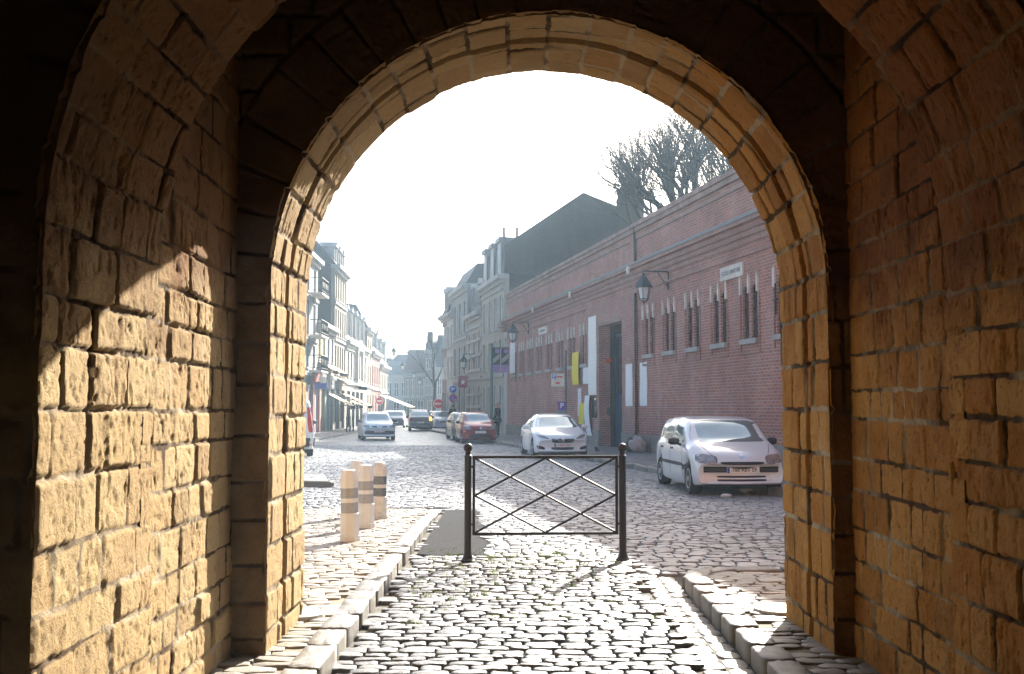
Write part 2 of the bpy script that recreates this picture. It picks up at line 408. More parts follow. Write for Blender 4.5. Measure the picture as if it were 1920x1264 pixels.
# ------------------------------------------------------------------ masonry relief
def masonry(U, V, seed, ch=.245, bw=.38, jd=.019, rough=.004, pit=1.0, jw=0.):
    """U stacks the courses, V runs along them: relief, joint mask, stone number"""
    rg = np.random.RandomState(seed)
    Uw = U + .030 * (fbm(V * 1.6, U * .7, seed + 1, 3) - .5) + .010 * (fbm(V * 9, U * 9, seed + 5, 3) - .5)
    Vw = V + .026 * (fbm(U * 5, V * 2, seed + 2, 3) - .5) + .012 * (fbm(V * 11, U * 11, seed + 6, 3) - .5)
    hs = [U.min() - .35]
    while hs[-1] < U.max() + .6: hs.append(hs[-1] + ch * rg.uniform(.78, 1.2))
    hs = np.array(hs); ci = np.clip(np.searchsorted(hs, Uw) - 1, 0, len(hs) - 2)
    du = np.minimum(Uw - hs[ci], hs[ci + 1] - Uw)
    dv = np.full(U.shape, 9.); bi = np.zeros(U.shape, int)
    for c in np.unique(ci):
        mk = ci == c; xs = [V.min() - .5 - rg.uniform(0, bw)]
        while xs[-1] < V.max() + .8: xs.append(xs[-1] + bw * rg.choice([.6, .8, .95, 1.1, 1.4]) * rg.uniform(.9, 1.1))
        xs = np.array(xs); b = np.clip(np.searchsorted(xs, Vw[mk]) - 1, 0, len(xs) - 2)
        bi[mk] = b; dv[mk] = np.minimum(Vw[mk] - xs[b], xs[b + 1] - Vw[mk])
    k = 150.; d = -np.log(np.exp(-k * du) + np.exp(-k * dv)) / k
    rnd = _hash(ci, bi, seed); rnd2 = _hash(ci, bi, seed + 91); r3 = _hash(ci, bi, seed + 55)
    e = .0015 + jw + .011 * fbm(U * 7, V * 7, seed + 3, 3) ** 1.6 * 1.6
    prof = sstep(0, .008, d - e)
    open_ = sstep(.42, .60, fbm(U * 1.2 + 9, V * 1.2, seed + 11, 3))      # where the pointing has fallen out
    rel = (prof - 1) * jd * (.22 + .65 * open_) + prof * ((rnd - .5) * .020 + (rnd2 - .5) * .05 * (Vw - np.round(Vw)) * .3)
    rel = rel + rough * 2 * (fbm(U * 9, V * 9, seed + 4, 5) - .5)
    g = fbm(U * 9, V * 42, seed + 7, 3); p = fbm(U * 26, V * 34, seed + 8, 3)
    rel = rel - pit * .009 * sstep(.62, .80, g) * (r3 > .55) - pit * .007 * sstep(.60, .78, p)
    rel = rel - pit * .008 * sstep(.66, .85, fbm(U * 5.5, V * 8.5, seed + 9, 4)) + .003 * (fbm(U * 60, V * 60, seed + 13, 2) - .5)
    return rel, 1 - prof, rnd
def profile(cx, hw, spring, n):
    """left wall up, round arch, right wall down; returns points, normals (inward) and running length"""
    L1 = spring + .25; L2 = math.pi * hw; T = 2 * L1 + L2; u = np.linspace(0, T, n)
    P = np.zeros((n, 2)); Nn = np.zeros((n, 2))
    a = u < L1; c = u > L1 + L2; b = ~(a | c)
    P[a] = np.stack([np.full(a.sum(), cx - hw), u[a] - .25], 1); Nn[a] = (1, 0)
    th = math.pi - (u[b] - L1) / hw
    P[b] = np.stack([cx + hw * np.cos(th), spring + hw * np.sin(th)], 1); Nn[b] = np.stack([-np.cos(th), -np.sin(th)], 1)
    P[c] = np.stack([np.full(c.sum(), cx + hw), spring - (u[c] - L1 - L2)], 1); Nn[c] = (-1, 0)
    uu = u.copy(); uu[u > T / 2] = T - u[u > T / 2]
    return P, Nn, u, uu
def barrel(name, cx, hw, spring, y0, y1, seed, parent, step=.012, groove=None, **k):
    n = int((2 * (spring + .25) + math.pi * hw) / step); m = int((y1 - y0) / step) + 1
    P, Nn, u, uu = profile(cx, hw, spring, n)
    Y = np.linspace(y0, y1, m); U = np.repeat(u[:, None], m, 1); V = np.repeat(Y[None, :], n, 0)
    rel, j, b = masonry(U, V, seed, **k)
    # stones worn round at both arrises
    ed = np.minimum(V - y0, (y1 - V) if groove else 9.); rel = rel - .016 * (1 - sstep(0, .03, ed)) * (.35 + fbm(U * 6, V * 3, seed + 31, 3))
    slot = np.zeros_like(U)
    if groove:
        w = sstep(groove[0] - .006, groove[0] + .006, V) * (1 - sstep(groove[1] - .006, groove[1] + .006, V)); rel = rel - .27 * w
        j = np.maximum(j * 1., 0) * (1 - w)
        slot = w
    X = P[:, None, 0] + Nn[:, None, 0] * rel; Z = P[:, None, 1] + Nn[:, None, 1] * rel
    return np_mesh(name, np.stack([X, V, Z], -1), grid_quads(n, m), REVEALST if groove else STONE, parent, {'joint': j, 'blk': b, 'slot': slot})
def flatwall(name, o, a, bdir, nrm, la, lb, seed, parent, step=.012, mat=None, **k):
    """a plane: origin o, a is the way along, bdir the way up"""
    n = int(lb / step) + 1; m = int(la / step) + 1
    u = np.linspace(0, lb, n); v = np.linspace(0, la, m); U, V = np.meshgrid(u, v, indexing='ij')
    rel, j, b = masonry(U, V, seed, **k)
    o, a, bdir, nrm = [np.array(q, float) for q in (o, a, bdir, nrm)]
    P = o + V[..., None] * a + U[..., None] * bdir + rel[..., None] * nrm
    fl = np.dot(np.cross(a, bdir), nrm) < 0
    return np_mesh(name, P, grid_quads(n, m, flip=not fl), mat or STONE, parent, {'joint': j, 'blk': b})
def ringwall(name, cx, spring, r0, r1, y, seed, parent, ring=.48, step=.016, sgn=-1, zmin=0):
    """wall plane facing -Y round an arch: radial ring stones, courses beyond"""
    n = int(math.pi * (r0 + .6) / step); m = int((r1 - r0) / step) + 1
    th = np.linspace(0, math.pi, n); r = np.linspace(r0, r1, m); TH, RR = np.meshgrid(th, r, indexing='ij')
    X = cx + RR * np.cos(TH); Z = spring + RR * np.sin(TH)
    a = masonry(TH * (r0 + .25), RR - r0, seed, ch=.29, bw=9, jd=.03)
    c = masonry(Z, X, seed + 50, ch=.26, bw=.42, jd=.03)
    w = RR < r0 + ring + .05 * (_hash(np.floor(TH * 7), np.zeros_like(TH), seed) - .5)
    rel = np.where(w, a[0], c[0]); j = np.where(w, a[1], c[1]); b = np.where(w, a[2], c[2])
    e = np.abs(RR - r0 - ring); j = np.maximum(j, 1 - sstep(.005, .025, e)); rel = rel - .02 * (1 - sstep(.005, .025, e))
    rel = rel - .03 * (1 - sstep(0, .04, RR - r0)) * fbm(TH * 20, RR * 4, seed + 3, 3)
    return np_mesh(name, np.stack([X, y + sgn * rel, Z], -1), grid_quads(n, m), SOOTSHADE, parent, {'joint': j, 'blk': b})

# ------------------------------------------------------------------ the stone gate
CX, HW, SPR = .23, 1.73, 2.36          # archway
YB0, YB1, YE0, YE1 = 3.83, 5.10, 6.60, 7.80
BX, BW_, BS = .19, 1.89, 2.22          # vaulted bay nearer the camera
gate = thing('stone_gateway', 'dark vaulted sandstone gateway framing the street with its round arch', 'gateway')
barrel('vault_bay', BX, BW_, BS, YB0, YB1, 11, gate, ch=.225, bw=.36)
flatwall('side_wall', (BX - BW_ - .012, YB1 - .15, -.2), (0, 1, 0), (0, 0, 1), (1, 0, 0), YE0 - YB1 + .15, 5.5, 21, gate, bw=.30, ch=.215)
flatwall('side_wall', (BX + BW_ + .012, YB1 - .15, -.2), (0, 1, 0), (0, 0, 1), (-1, 0, 0), YE0 - YB1 + .15, 5.5, 22, gate, bw=.30, ch=.215)
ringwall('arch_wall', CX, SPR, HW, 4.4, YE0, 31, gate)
flatwall('jamb_face', (BX - BW_ - .05, YE0, -.2), (1, 0, 0), (0, 0, 1), (0, -1, 0), CX - HW - (BX - BW_) + .05, SPR + .2, 41, gate, mat=SOOTSHADE, bw=.6, ch=.27)
flatwall('jamb_face', (CX + HW, YE0, -.2), (1, 0, 0), (0, 0, 1), (0, -1, 0), BX + BW_ - CX - HW + .05, SPR + .2, 42, gate, mat=SOOTSHADE, bw=.6, ch=.27)
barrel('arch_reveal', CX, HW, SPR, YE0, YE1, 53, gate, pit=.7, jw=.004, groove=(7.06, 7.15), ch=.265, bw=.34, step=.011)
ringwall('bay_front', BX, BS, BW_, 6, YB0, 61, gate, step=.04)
flatwall('bay_front', (BX - BW_ - 3, YB0, -.2), (1, 0, 0), (0, 0, 1), (0, -1, 0), 3, BS + .2, 62, gate, mat=SOOTSHADE, step=.03)
flatwall('bay_front', (BX + BW_, YB0, -.2), (1, 0, 0), (0, 0, 1), (0, -1, 0), 3, BS + .2, 63, gate, mat=SOOTSHADE, step=.03)
m = MB()                                # outer masonry mass, a shell with the archway through its street front
pr = [(CX - HW - .07, -.3)] + [(CX + (HW + .07) * math.cos(t), SPR + (HW + .07) * math.sin(t)) for t in np.linspace(math.pi, 0, 41)] + [(CX + HW + .07, -.3)]
def outer(x, z):
    dx, dz = x - CX, z - SPR
    if dz <= 0: return (-9 if dx < 0 else 9.5, z)
    k = min(9 / max(abs(dx), 1e-6), 9 / max(dz, 1e-6)); return (CX + dx * k, SPR + dz * k)
for (a, b) in zip(pr[:-1], pr[1:]):
    c, d = outer(*b), outer(*a)
    vs = [(a[0], 7.77, a[1]), (b[0], 7.77, b[1]), (c[0], 7.77, c[1]), (d[0], 7.77, d[1])]
    m.add(vs + [(x, 7.3, z) for x, _, z in vs], [(0, 1, 2, 3), (7, 6, 5, 4), (0, 4, 5, 1), (2, 6, 7, 3), (1, 5, 6, 2), (3, 7, 4, 0)])
m.build('street_front', STONE, gate)
m = MB(); m.box(-9.3, -8.9, -7, 7.75, -.3, 11.4); m.box(9.1, 9.6, -7, 7.75, -.3, 11.4); m.box(-8.9, 9.1, -7.4, -7, -.3, 11.4); m.box(-9.3, 9.6, -7.4, 7.79, 11.4, 11.9)
m.build('outer_shell', STONE, gate)
m = MB(); m.box(-3.9, 4.2, YB0 - 10.6, 7.29, 5.3, 5.7)
m.build('ceiling_slab', STONE, gate)
MB().box(-4.0, -3.6, -6.9, YB0 + .05, -.3, 5.3).build('passage_wall', STONE, gate)
MB().box(4.0, 4.4, -6.9, YB0 + .05, -.3, 5.3).build('passage_wall', STONE, gate)
MB().box(-3.6, BX - BW_ - .08, YB0 + .06, 7.29, -.3, 5.3).build('pier_core', STONE, gate)
MB().box(BX + BW_ + .08, 4.0, YB0 + .06, 7.29, -.3, 5.3).build('pier_core', STONE, gate)

# ------------------------------------------------------------------ ground
def pave_z(Y): return .10 if Y < 12.5 else max(.012, .10 - (Y - 12.5) * .0195)
RK = lambda Y: 8.80 - .1957 * Y          # street-side edge of the right-hand pavement
WALLX = lambda Y: 11.894 - .2012 * Y     # line of the brick front and the houses behind it
LEFTX = lambda Y: -10.16 - .03 * Y       # line of the left-hand houses
m = MB(); m.box(-150, 150, -30, 250, -.6, -.12)
tag(m.build('ground', DIRT), kind='structure')
m = MB(); m.box(-30, 22, 7.95, 230, -.11, -.030)
tag(m.build('road_bed', SOIL), kind='structure')
m = MB(); m.box(-3.5, 4.0, -6.9, 7.95, -.11, -.030)
tag(m.build('passage_bed', SOIL), kind='structure')
m = MB(); m.add([(-26, 46, -.004), (20, 46, -.004), (20, 230, -.004), (-26, 230, -.004)], [(0, 1, 2, 3)])
tag(m.build('road', SHEET), kind='structure')

def stones(name, S, mat, seg=12, ph=5., kind='structure', soft=1.):
    """S rows: cx cy hx hy rot ztop depth -> one mesh of worn setts"""
    S = np.array(S); ns = len(S); rg = np.random.RandomState(len(S))
    t = np.linspace(0, 2 * math.pi, seg, endpoint=False) + .001
    r = (np.abs(np.cos(t)) ** ph + np.abs(np.sin(t)) ** ph) ** (-1 / ph)
    bx, by = r * np.cos(t), r * np.sin(t)
    jit = 1 + rg.uniform(-.05, .05, (ns, seg))
    lv = [(1.0, -1.0), (1.0, -.20 * soft), (1 - .035 * soft, -.055 * soft), (1 - .11 * soft, 0.0), (.5, .03 * soft)]
    V = np.zeros((ns, len(lv) * seg + 1, 3)); tx = rg.uniform(-.035, .035, ns); ty = rg.uniform(-.05, .05, ns)
    cr, sr = np.cos(S[:, 4]), np.sin(S[:, 4])
    wob = rg.uniform(-.0035, .0035, (ns, seg))
    for i, (sc, z) in enumerate(lv):
        lx = bx[None] * jit * sc * S[:, 2:3]; ly = by[None] * jit * sc * S[:, 3:4]
        V[:, i * seg:(i + 1) * seg, 0] = S[:, 0:1] + lx * cr[:, None] - ly * sr[:, None]
        V[:, i * seg:(i + 1) * seg, 1] = S[:, 1:2] + lx * sr[:, None] + ly * cr[:, None]
        V[:, i * seg:(i + 1) * seg, 2] = S[:, 5:6] + z * S[:, 6:7] + tx[:, None] * lx + ty[:, None] * ly + (wob if i >= 2 else 0)
    V[:, -1, 0] = S[:, 0]; V[:, -1, 1] = S[:, 1]; V[:, -1, 2] = S[:, 5] + .06 * S[:, 6]
    k = np.arange(seg); k2 = (k + 1) % seg; q = []
    for i in range(len(lv) - 1): q.append(np.stack([i * seg + k, i * seg + k2, (i + 1) * seg + k2, (i + 1) * seg + k], 1))
    q = np.concatenate(q); tt = np.stack([(len(lv) - 1) * seg + k, (len(lv) - 1) * seg + k2, np.full(seg, len(lv) * seg)], 1)
    off = (np.arange(ns) * V.shape[1])[:, None, None]
    o = np_mesh(name, V.reshape(-1, 3), (q[None] + off).reshape(-1, 4), mat, None, None, True, (tt[None] + off).reshape(-1, 3))
    return tag(o, kind=kind)
def field(x0, x1, y0, y1, ln, rh, inside, z, seed, gap=.013, slope=0., dep=.05, zj=.006):
    rg = np.random.RandomState(seed); out = []; y = y0
    while y < y1:
        h = rh * rg.uniform(.8, 1.2); x = x0 - rg.uniform(0, ln); lift = 0
        while x < x1:
            w = ln * rg.uniform(.68, 1.28); cx = x + w / 2; cy_ = y + h / 2 + slope * cx + .03 * math.sin(cx * 1.7 + y * .6) + rg.uniform(-.006, .006)
            if inside(cx, cy_):
                zz = z(cx, cy_) + rg.uniform(-zj, zj) + .012 * (float(fbm(np.array(cx * .7), np.array(cy_ * .7), seed)) - .5)
                out.append((cx, cy_, w / 2 - gap / 2 * rg.uniform(.7, 1.5), h / 2 - gap / 2 * rg.uniform(.7, 1.5), rg.normal(0, .025) + slope, zz, dep))
            x += w
        y += h
    return out
KL = -1.11          # kerb faces inside the passage
KR = lambda Y: 1.50 + (.011 * (Y - 6.5) if Y < 9.2 else .03 + .03 * (Y - 9.2))
GUT = lambda Y: 1.165 + .018 * (Y - 6.5)
def on_left_pave(x, y): return x < KL - .20 and ((y < 7.9 and x > -1.85) or (7.9 <= y < 17.0 - .30 * max(0, -4.2 - x) and x > -9))
def on_right_pave(x, y): return (x > KR(y) + .20 and y < 7.9 and x < 2.3) or (7.9 <= y < 10.2 - .10 * (x - 1.7) and x > KR(y) + .20 and x < 8)
def asph(x, y): return -1.04 < x < -.28 - .05 * (y - 11.5) and 11.75 < y < 16.9
def on_pass(x, y): return y < 11.6 and KL + .03 < x < GUT(y) - .015
def on_street(x, y):
    if y < 7.9 or on_pass(x, y) or asph(x, y): return False
    if y < 17.3 - .30 * max(0, -4.2 - x) and x < KL + .02: return False
    if y < 10.42 and x > GUT(y) - .02: return False
    if x > RK(y) - .08: return False
    return True
S = field(-1.4, 1.6, 2.5, 11.6, .195, .125, on_pass, lambda x, y: 0.0, 3)
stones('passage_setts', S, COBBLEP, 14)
S = field(-8.5, 7.0, 8.0, 46.0, .20, .14, on_street, lambda x, y: 0.0, 5, slope=.05)
stones('street_setts', S, COBBLE, 10)
S = field(-9, -1.2, 2.5, 17.2, .27, .125, on_left_pave, lambda x, y: pave_z(y), 8, gap=.012, zj=.003)
stones('left_pavement', S, PAVE, 12, 7, soft=.6)
m = MB()
for y in np.arange(2.5, 17, .5):
    x0 = -1.9 if y < 7.8 else -9
    z0, z1 = pave_z(y) - .016, pave_z(y + .5) - .016
    m.add([(x0, y, z0), (KL - .1, y, z0), (KL - .1, y + .5, z1), (x0, y + .5, z1)], [(0, 1, 2, 3)])
tag(m.build('left_pavement_bed', GROUT), kind='structure')
S = field(1.5, 8, 2.5, 10.3, .25, .125, on_right_pave, lambda x, y: .10 if y < 9.4 else .10 - (y - 9.4) * .06, 9, gap=.012, zj=.003)
stones('right_pavement', S, PAVE, 12, 7, soft=.6)
m = MB(); m.add([(KR(2.5) + .08, 2.5, .084), (2.3, 2.5, .084), (2.3, 7.9, .084), (KR(7.9) + .08, 7.9, .084)], [(0, 1, 2, 3)])
m.add([(1.66, 7.9, .084), (8, 7.9, .084), (8, 9.4, .084), (1.7, 9.4, .084)], [(0, 1, 2, 3)])
m.add([(1.7, 9.4, .084), (8, 9.4, .084), (8, 10.5, .0), (1.9, 10.5, .02)], [(0, 1, 2, 3)])
tag(m.build('right_pavement_bed', GROUT), kind='structure')
# gutter: two rows of long setts between road and right kerb
S = []; rg = np.random.RandomState(4)
for row in (0, 1):
    y = 2.4 + row * .1
    while y < 10.3:
        w = rg.uniform(.17, .26); g0 = GUT(y); ww = (KR(y) - g0) / 2
        S.append((g0 + ww * (row + .5), y + w / 2, ww / 2 - .006, w / 2 - .006, rg.normal(0, .02), -.012 - .012 * row + rg.uniform(-.003, .003), .05)); y += w
stones('gutter', S, PAVE, 12, 7)
# kerbs
S = []; y = 2.4
while y < 17.0:
    w = rg.uniform(.38, .75); z = pave_z(y) + .004 - (.02 if y > 15 else 0)
    S.append((KL - .10 + rg.uniform(-.006, .006), y + w / 2, .10, w / 2 - .006, rg.normal(0, .008), z, .18)); y += w
stones('left_kerb', S, KERB, 24, 14, soft=.55)
S = []; y = 2.4
while y < 9.6:
    w = rg.uniform(.32, .6); S.append((KR(y + w / 2) + .10, y + w / 2, .10, w / 2 - .008, rg.normal(0, .015) - .02, .104, .19)); y += w
for a, b, ro in ((1.72, 9.98, -.35), (1.93, 10.28, -.9), (2.35, 10.42, -1.35), (2.85, 10.48, -1.5)):
    S.append((a, b, .11, .24, ro, .085 - .025 * (b - 9.9) * 2, .19))
stones('right_kerb', S, KERB, 24, 9, soft=.7)
S = []; y = 13.5
while y < 92:
    w = rg.uniform(.8, 1.15); S.append((RK(y + w / 2), y + w / 2, .13, w / 2 - .008, math.atan(.1957), .13, .22)); y += w * .98
stones('street_kerb', S, KERB, 16, 9)
m = MB(); m.add([(RK(13.5) + .05, 13.5, .118), (WALLX(13.5) + .2, 13.5, .118), (WALLX(92) + .2, 92, .118), (RK(92) + .05, 92, .118)], [(0, 1, 2, 3)])
tag(m.build('right_street_pavement', SHEET), kind='structure')
m = MB(); m.add([(LEFTX(38) + 2.2, 38, .10), (LEFTX(38) - .3, 38, .10), (LEFTX(125) - .3, 125, .10), (LEFTX(125) + 2.2, 125, .10)], [(0, 1, 2, 3)])
m.add([(LEFTX(38) + 2.2, 38, -.02), (LEFTX(38) + 2.2, 38, .10), (LEFTX(125) + 2.2, 125, .10), (LEFTX(125) + 2.2, 125, -.02)], [(0, 1, 2, 3)])
tag(m.build('left_street_pavement', SHEET), kind='structure')
m = MB(); q = [(-1.04, 11.8), (-.8, 11.70), (-.55, 11.78), (-.30, 11.72)] + [(-.28 - .05 * (y - 11.5) + .05 * math.sin(y * 3.1) + .03 * math.sin(y * 7), y) for y in np.linspace(11.9, 16.6, 18)] + [(-.75, 16.9), (-1.04, 16.8)]
m.prism(q, -.04, .006, 'xy')
tag(m.build('asphalt_patch', ASPH), kind='structure')
S = []                                   # end of another pavement on the left
for i in range(7): S.append((-4.0 - i * .75, 21.9 + i * .16, .36, .13, -.2, .115, .17))
stones('far_left_kerb', S, KERB, 20, 9)
m = MB(); m.add([(-3.75, 22.0, .09), (-9.3, 23.2, .09), (-9.3, 26, .09), (-4.3, 24.6, .09)], [(0, 1, 2, 3)])
m.add([(-3.75, 22.0, .09), (-4.3, 24.6, .09), (-4.3, 24.6, -.02), (-3.75, 22.0, -.02)], [(0, 1, 2, 3)])
tag(m.build('far_left_pavement', SHEET), kind='structure')
# weeds in the joints round the barrier
rg = np.random.RandomState(12); V = []; T = []
for i in range(260):
    x = rg.uniform(-.9, 1.15); y = rg.choice([rg.normal(11.2, .8), rg.uniform(8, 12)])
    if not (8 < y < 12.8): continue
    for b in range(rg.randint(8, 18)):
        a = rg.uniform(0, 6.28); l = rg.uniform(.02, .055); px, py = x + rg.normal(0, .022), y + rg.normal(0, .012); n = len(V)
        dx, dy = math.cos(a), math.sin(a)
        V += [(px - dy * .004, py + dx * .004, -.02), (px + dy * .004, py - dx * .004, -.02), (px + dx * l * .8, py + dy * l * .8, .004 + l * rg.uniform(.3, .9))]; T.append((n, n + 1, n + 2))
np_mesh('weeds', V, None, plain('weed_green', (.24, .33, .035), .7, var=.4, scale=3), None, None, False, T)['kind'] = 'stuff'

# ------------------------------------------------------------------ buildings
def holed(m, sg, x1, z0, z1, holes, o=0., th=.3, x0=0.):
    """a wall slab with real openings; front at o, facing sg*y"""
    xs = sorted({x0, x1, *[h[0] for h in holes], *[h[1] for h in holes]}); zs = sorted({z0, z1, *[h[2] for h in holes], *[h[3] for h in holes]})
    xs = [x for x in xs if x0 <= x <= x1]; zs = [z for z in zs if z0 <= z <= z1]
    sol = lambda i, j: 0 <= i < len(xs) - 1 and 0 <= j < len(zs) - 1 and not any(h[0] < (xs[i] + xs[i + 1]) / 2 < h[1] and h[2] < (zs[j] + zs[j + 1]) / 2 < h[3] for h in holes)
    idx = {}; vs = []; fs = []
    def P(i, j, b):
        if (i, j, b) not in idx: idx[(i, j, b)] = len(vs); vs.append((xs[i], sg * (o - th * b), zs[j]))
        return idx[(i, j, b)]
    for i in range(len(xs) - 1):
        for j in range(len(zs) - 1):
            if not sol(i, j): continue
            fs.append((P(i, j, 0), P(i + 1, j, 0), P(i + 1, j + 1, 0), P(i, j + 1, 0))); fs.append((P(i, j, 1), P(i, j + 1, 1), P(i + 1, j + 1, 1), P(i + 1, j, 1)))
            for (a, b), (c, d), (di, dj) in (((i, j), (i + 1, j), (0, -1)), ((i, j + 1), (i + 1, j + 1), (0, 1)), ((i, j), (i, j + 1), (-1, 0)), ((i + 1, j), (i + 1, j + 1), (1, 0))):
                if not sol(i + di, j + dj): fs.append((P(a, b, 0), P(c, d, 0), P(c, d, 1), P(a, b, 1)))
    return m.add(vs, fs)
def hb(m, sg, x0, x1, o0, o1, z0, z1): return m.box(x0, x1, sg * o0, sg * o1, z0, z1)
WCACHE = {}
def window(parent, sg, x, z, w, h, fmat, rec=.14, sill=True, bars=1, o=0.):
    """frame (with mullions) > pane, sill"""
    k = (round(w, 2), round(h, 2), fmat.name, sg, bars)
    if k not in WCACHE:
        m = MB(); t = .06
        hb(m, sg, -w / 2, -w / 2 + t, -.03, .03, 0, h); hb(m, sg, w / 2 - t, w / 2, -.03, .03, 0, h)
        hb(m, sg, -w / 2 + t, w / 2 - t, -.03, .03, 0, t); hb(m, sg, -w / 2 + t, w / 2 - t, -.03, .03, h - t, h)
        hb(m, sg, -.03, .03, -.028, .028, t, h - t)
        for b in range(bars):
            zz = h * (b + 1) / (bars + 1) + .1; hb(m, sg, -w / 2 + t, -.03, -.02, .02, zz - .02, zz + .02); hb(m, sg, .03, w / 2 - t, -.02, .02, zz - .02, zz + .02)
        f = m.build('window', fmat); fme = f.data; bpy.data.objects.remove(f)
        f = hb(MB(), sg, -w / 2 + .03, w / 2 - .03, -.012, -.002, .03, h - .03).build('pane', WGLASS); pme = f.data; bpy.data.objects.remove(f)
        f = hb(MB(), sg, -w / 2 - .08, w / 2 + .08, .003, .22, -.10, -.005).build('sill', SILL); sme = f.data; bpy.data.objects.remove(f)
        WCACHE[k] = (fme, pme, sme)
    a, b, c = WCACHE[k]
    f = bpy.data.objects.new('window', a); COL.objects.link(f); f.parent = parent; f.location = (x, sg * (o - rec), z)
    p = bpy.data.objects.new('pane', b); COL.objects.link(p); p.parent = f
    if sill:
        q = bpy.data.objects.new('sill', c); COL.objects.link(q); q.parent = f
    return f
def frame(p0, p1): 
    d = Vector((p1[0] - p0[0], p1[1] - p0[1])); return d.length, math.atan2(d.y, d.x)
def house(name, label, p0, p1, sg, h, mat, floors=(), depth=9, roof=None, cornice=None, endmat=None, wood=WHITEP, door=None, chimneys=(), bands=(), group=None, z0=.1, dormers=0, cat='house', shop=None):
    cornice = cornice or TRIM
    L, rz = frame(p0, p1); t = thing(name, label, cat, (p0[0], p0[1], 0), rz, group); em = endmat or mat
    holes = []; ws = []
    for (a, b, xs, w) in floors:
        if isinstance(xs, int): xs = [L * (i + .5) / xs for i in range(xs)]
        for x in xs: holes.append((x - w / 2, x + w / 2, a, b)); ws.append((x, a, w, b - a))
    dh = []
    if door:
        for (a, b, zt) in door: dh.append((a, b, z0, zt))
    m = MB(); holed(m, sg, L, z0 - .15, h, holes + dh); m.build('wall', mat, t)
    m = MB(); hb(m, sg, 0, .28, -depth, -.304, z0 - .15, h); m.build('end_wall', em, t)
    m = MB(); hb(m, sg, L - .28, L, -depth, -.304, z0 - .15, h); m.build('end_wall', em, t)
    for (x, a, w, hh) in ws: window(t, sg, x, a, w, hh, wood)
    for (a, b, zt) in door or ():
        d = hb(MB(), sg, a + .004, b - .004, -.25, -.18, z0, zt - .004).build('door', shop or TIMBER, t)
        hb(MB(), sg, a + .15, b - .15, -.179, -.17, z0 + .5, zt - .3).build('pane', WGLASS, d)
    if cornice:
        m = MB(); hb(m, sg, -.06, L + .06, .003, .16, h - .45, h - .22); hb(m, sg, -.12, L + .12, -.29, .38, h - .217, h + .06); hb(m, sg, -.09, L + .09, .003, .26, h - .27, h - .2205)
        m.build('cornice', cornice, t)
    for zb in bands:
        m = MB(); hb(m, sg, -.02, L + .02, .003, .10, zb, zb + .18); m.build('string_course', cornice or mat, t)
    if roof:
        kind, top, inset, rm = roof[:4]
        m = MB(); e = .02; zb = h + .062
        if kind == 'mansard':
            q = [(0, .1), (L, .1), (L, -depth), (0, -depth)]; r = [(0 + e, -inset), (L - e, -inset), (L - e, -depth + inset), (0 + e, -depth + inset)]
            vs = [(x, sg * o, zb) for x, o in q] + [(x, sg * o, top) for x, o in r]; ridge = (roof[4] if len(roof) > 4 else top + .5)
            vs += [(e, sg * (-depth / 2), ridge), (L - e, sg * (-depth / 2), ridge)]
            m.add(vs, [(0, 1, 5, 4), (2, 3, 7, 6), (4, 5, 9, 8), (6, 7, 8, 9), (0, 4, 8, 7, 3), (1, 2, 6, 9, 5), (0, 3, 2, 1)])
        else:
            rd = inset
            vs = [(0, sg * .3, zb), (L, sg * .3, zb), (L, sg * -depth, zb), (0, sg * -depth, zb), (0, sg * -rd, top), (L, sg * -rd, top)]
            m.add(vs, [(0, 1, 5, 4), (2, 3, 4, 5), (0, 4, 3), (1, 2, 5), (0, 3, 2, 1)])
        ro = m.build('roof', rm, t)
        for (x, o, zc, w) in chimneys:
            c = hb(MB(), sg, x - w / 2, x + w / 2, o - .35, o + .35, zc - 3.2, zc).build('chimney', BRICKD, ro)
        for i in range(dormers):
            x = L * (i + .5) / dormers; zt = h + (top - h) * .82; dw = min(1.1, L / dormers * .55)
            m = MB(); hb(m, sg, x - dw / 2, x - dw / 2 + .14, -inset * .9, -.12, h + .1, zt); hb(m, sg, x + dw / 2 - .14, x + dw / 2, -inset * .9, -.12, h + .1, zt)
            m.add([(x - dw / 2 - .1, sg * 0, zt), (x + dw / 2 + .1, sg * 0, zt), (x, sg * 0, zt + .4), (x - dw / 2 - .1, sg * -inset, zt), (x + dw / 2 + .1, sg * -inset, zt), (x, sg * -inset, zt + .4)], [(0, 1, 2), (5, 4, 3), (0, 3, 4, 1), (1, 4, 5, 2), (2, 5, 3, 0)])
            dm = m.build('dormer', cornice or mat, ro)
            hb(MB(), sg, x - dw / 2 + .14, x + dw / 2 - .14, -.26, -.22, h + .15, zt).build('pane', WGLASS, dm)
    return t, L
def pots(parent, sg, x, o, z, n=3, sp=.45, hh=.9):
    for i in range(n):
        MB().lathe([(.13, 0), (.10, hh * .8), (.13, hh * .82), (.12, hh)], 10, (x + (i - (n - 1) / 2) * sp, sg * o, z)).build('chimney_pot', TERRA, parent, 40)
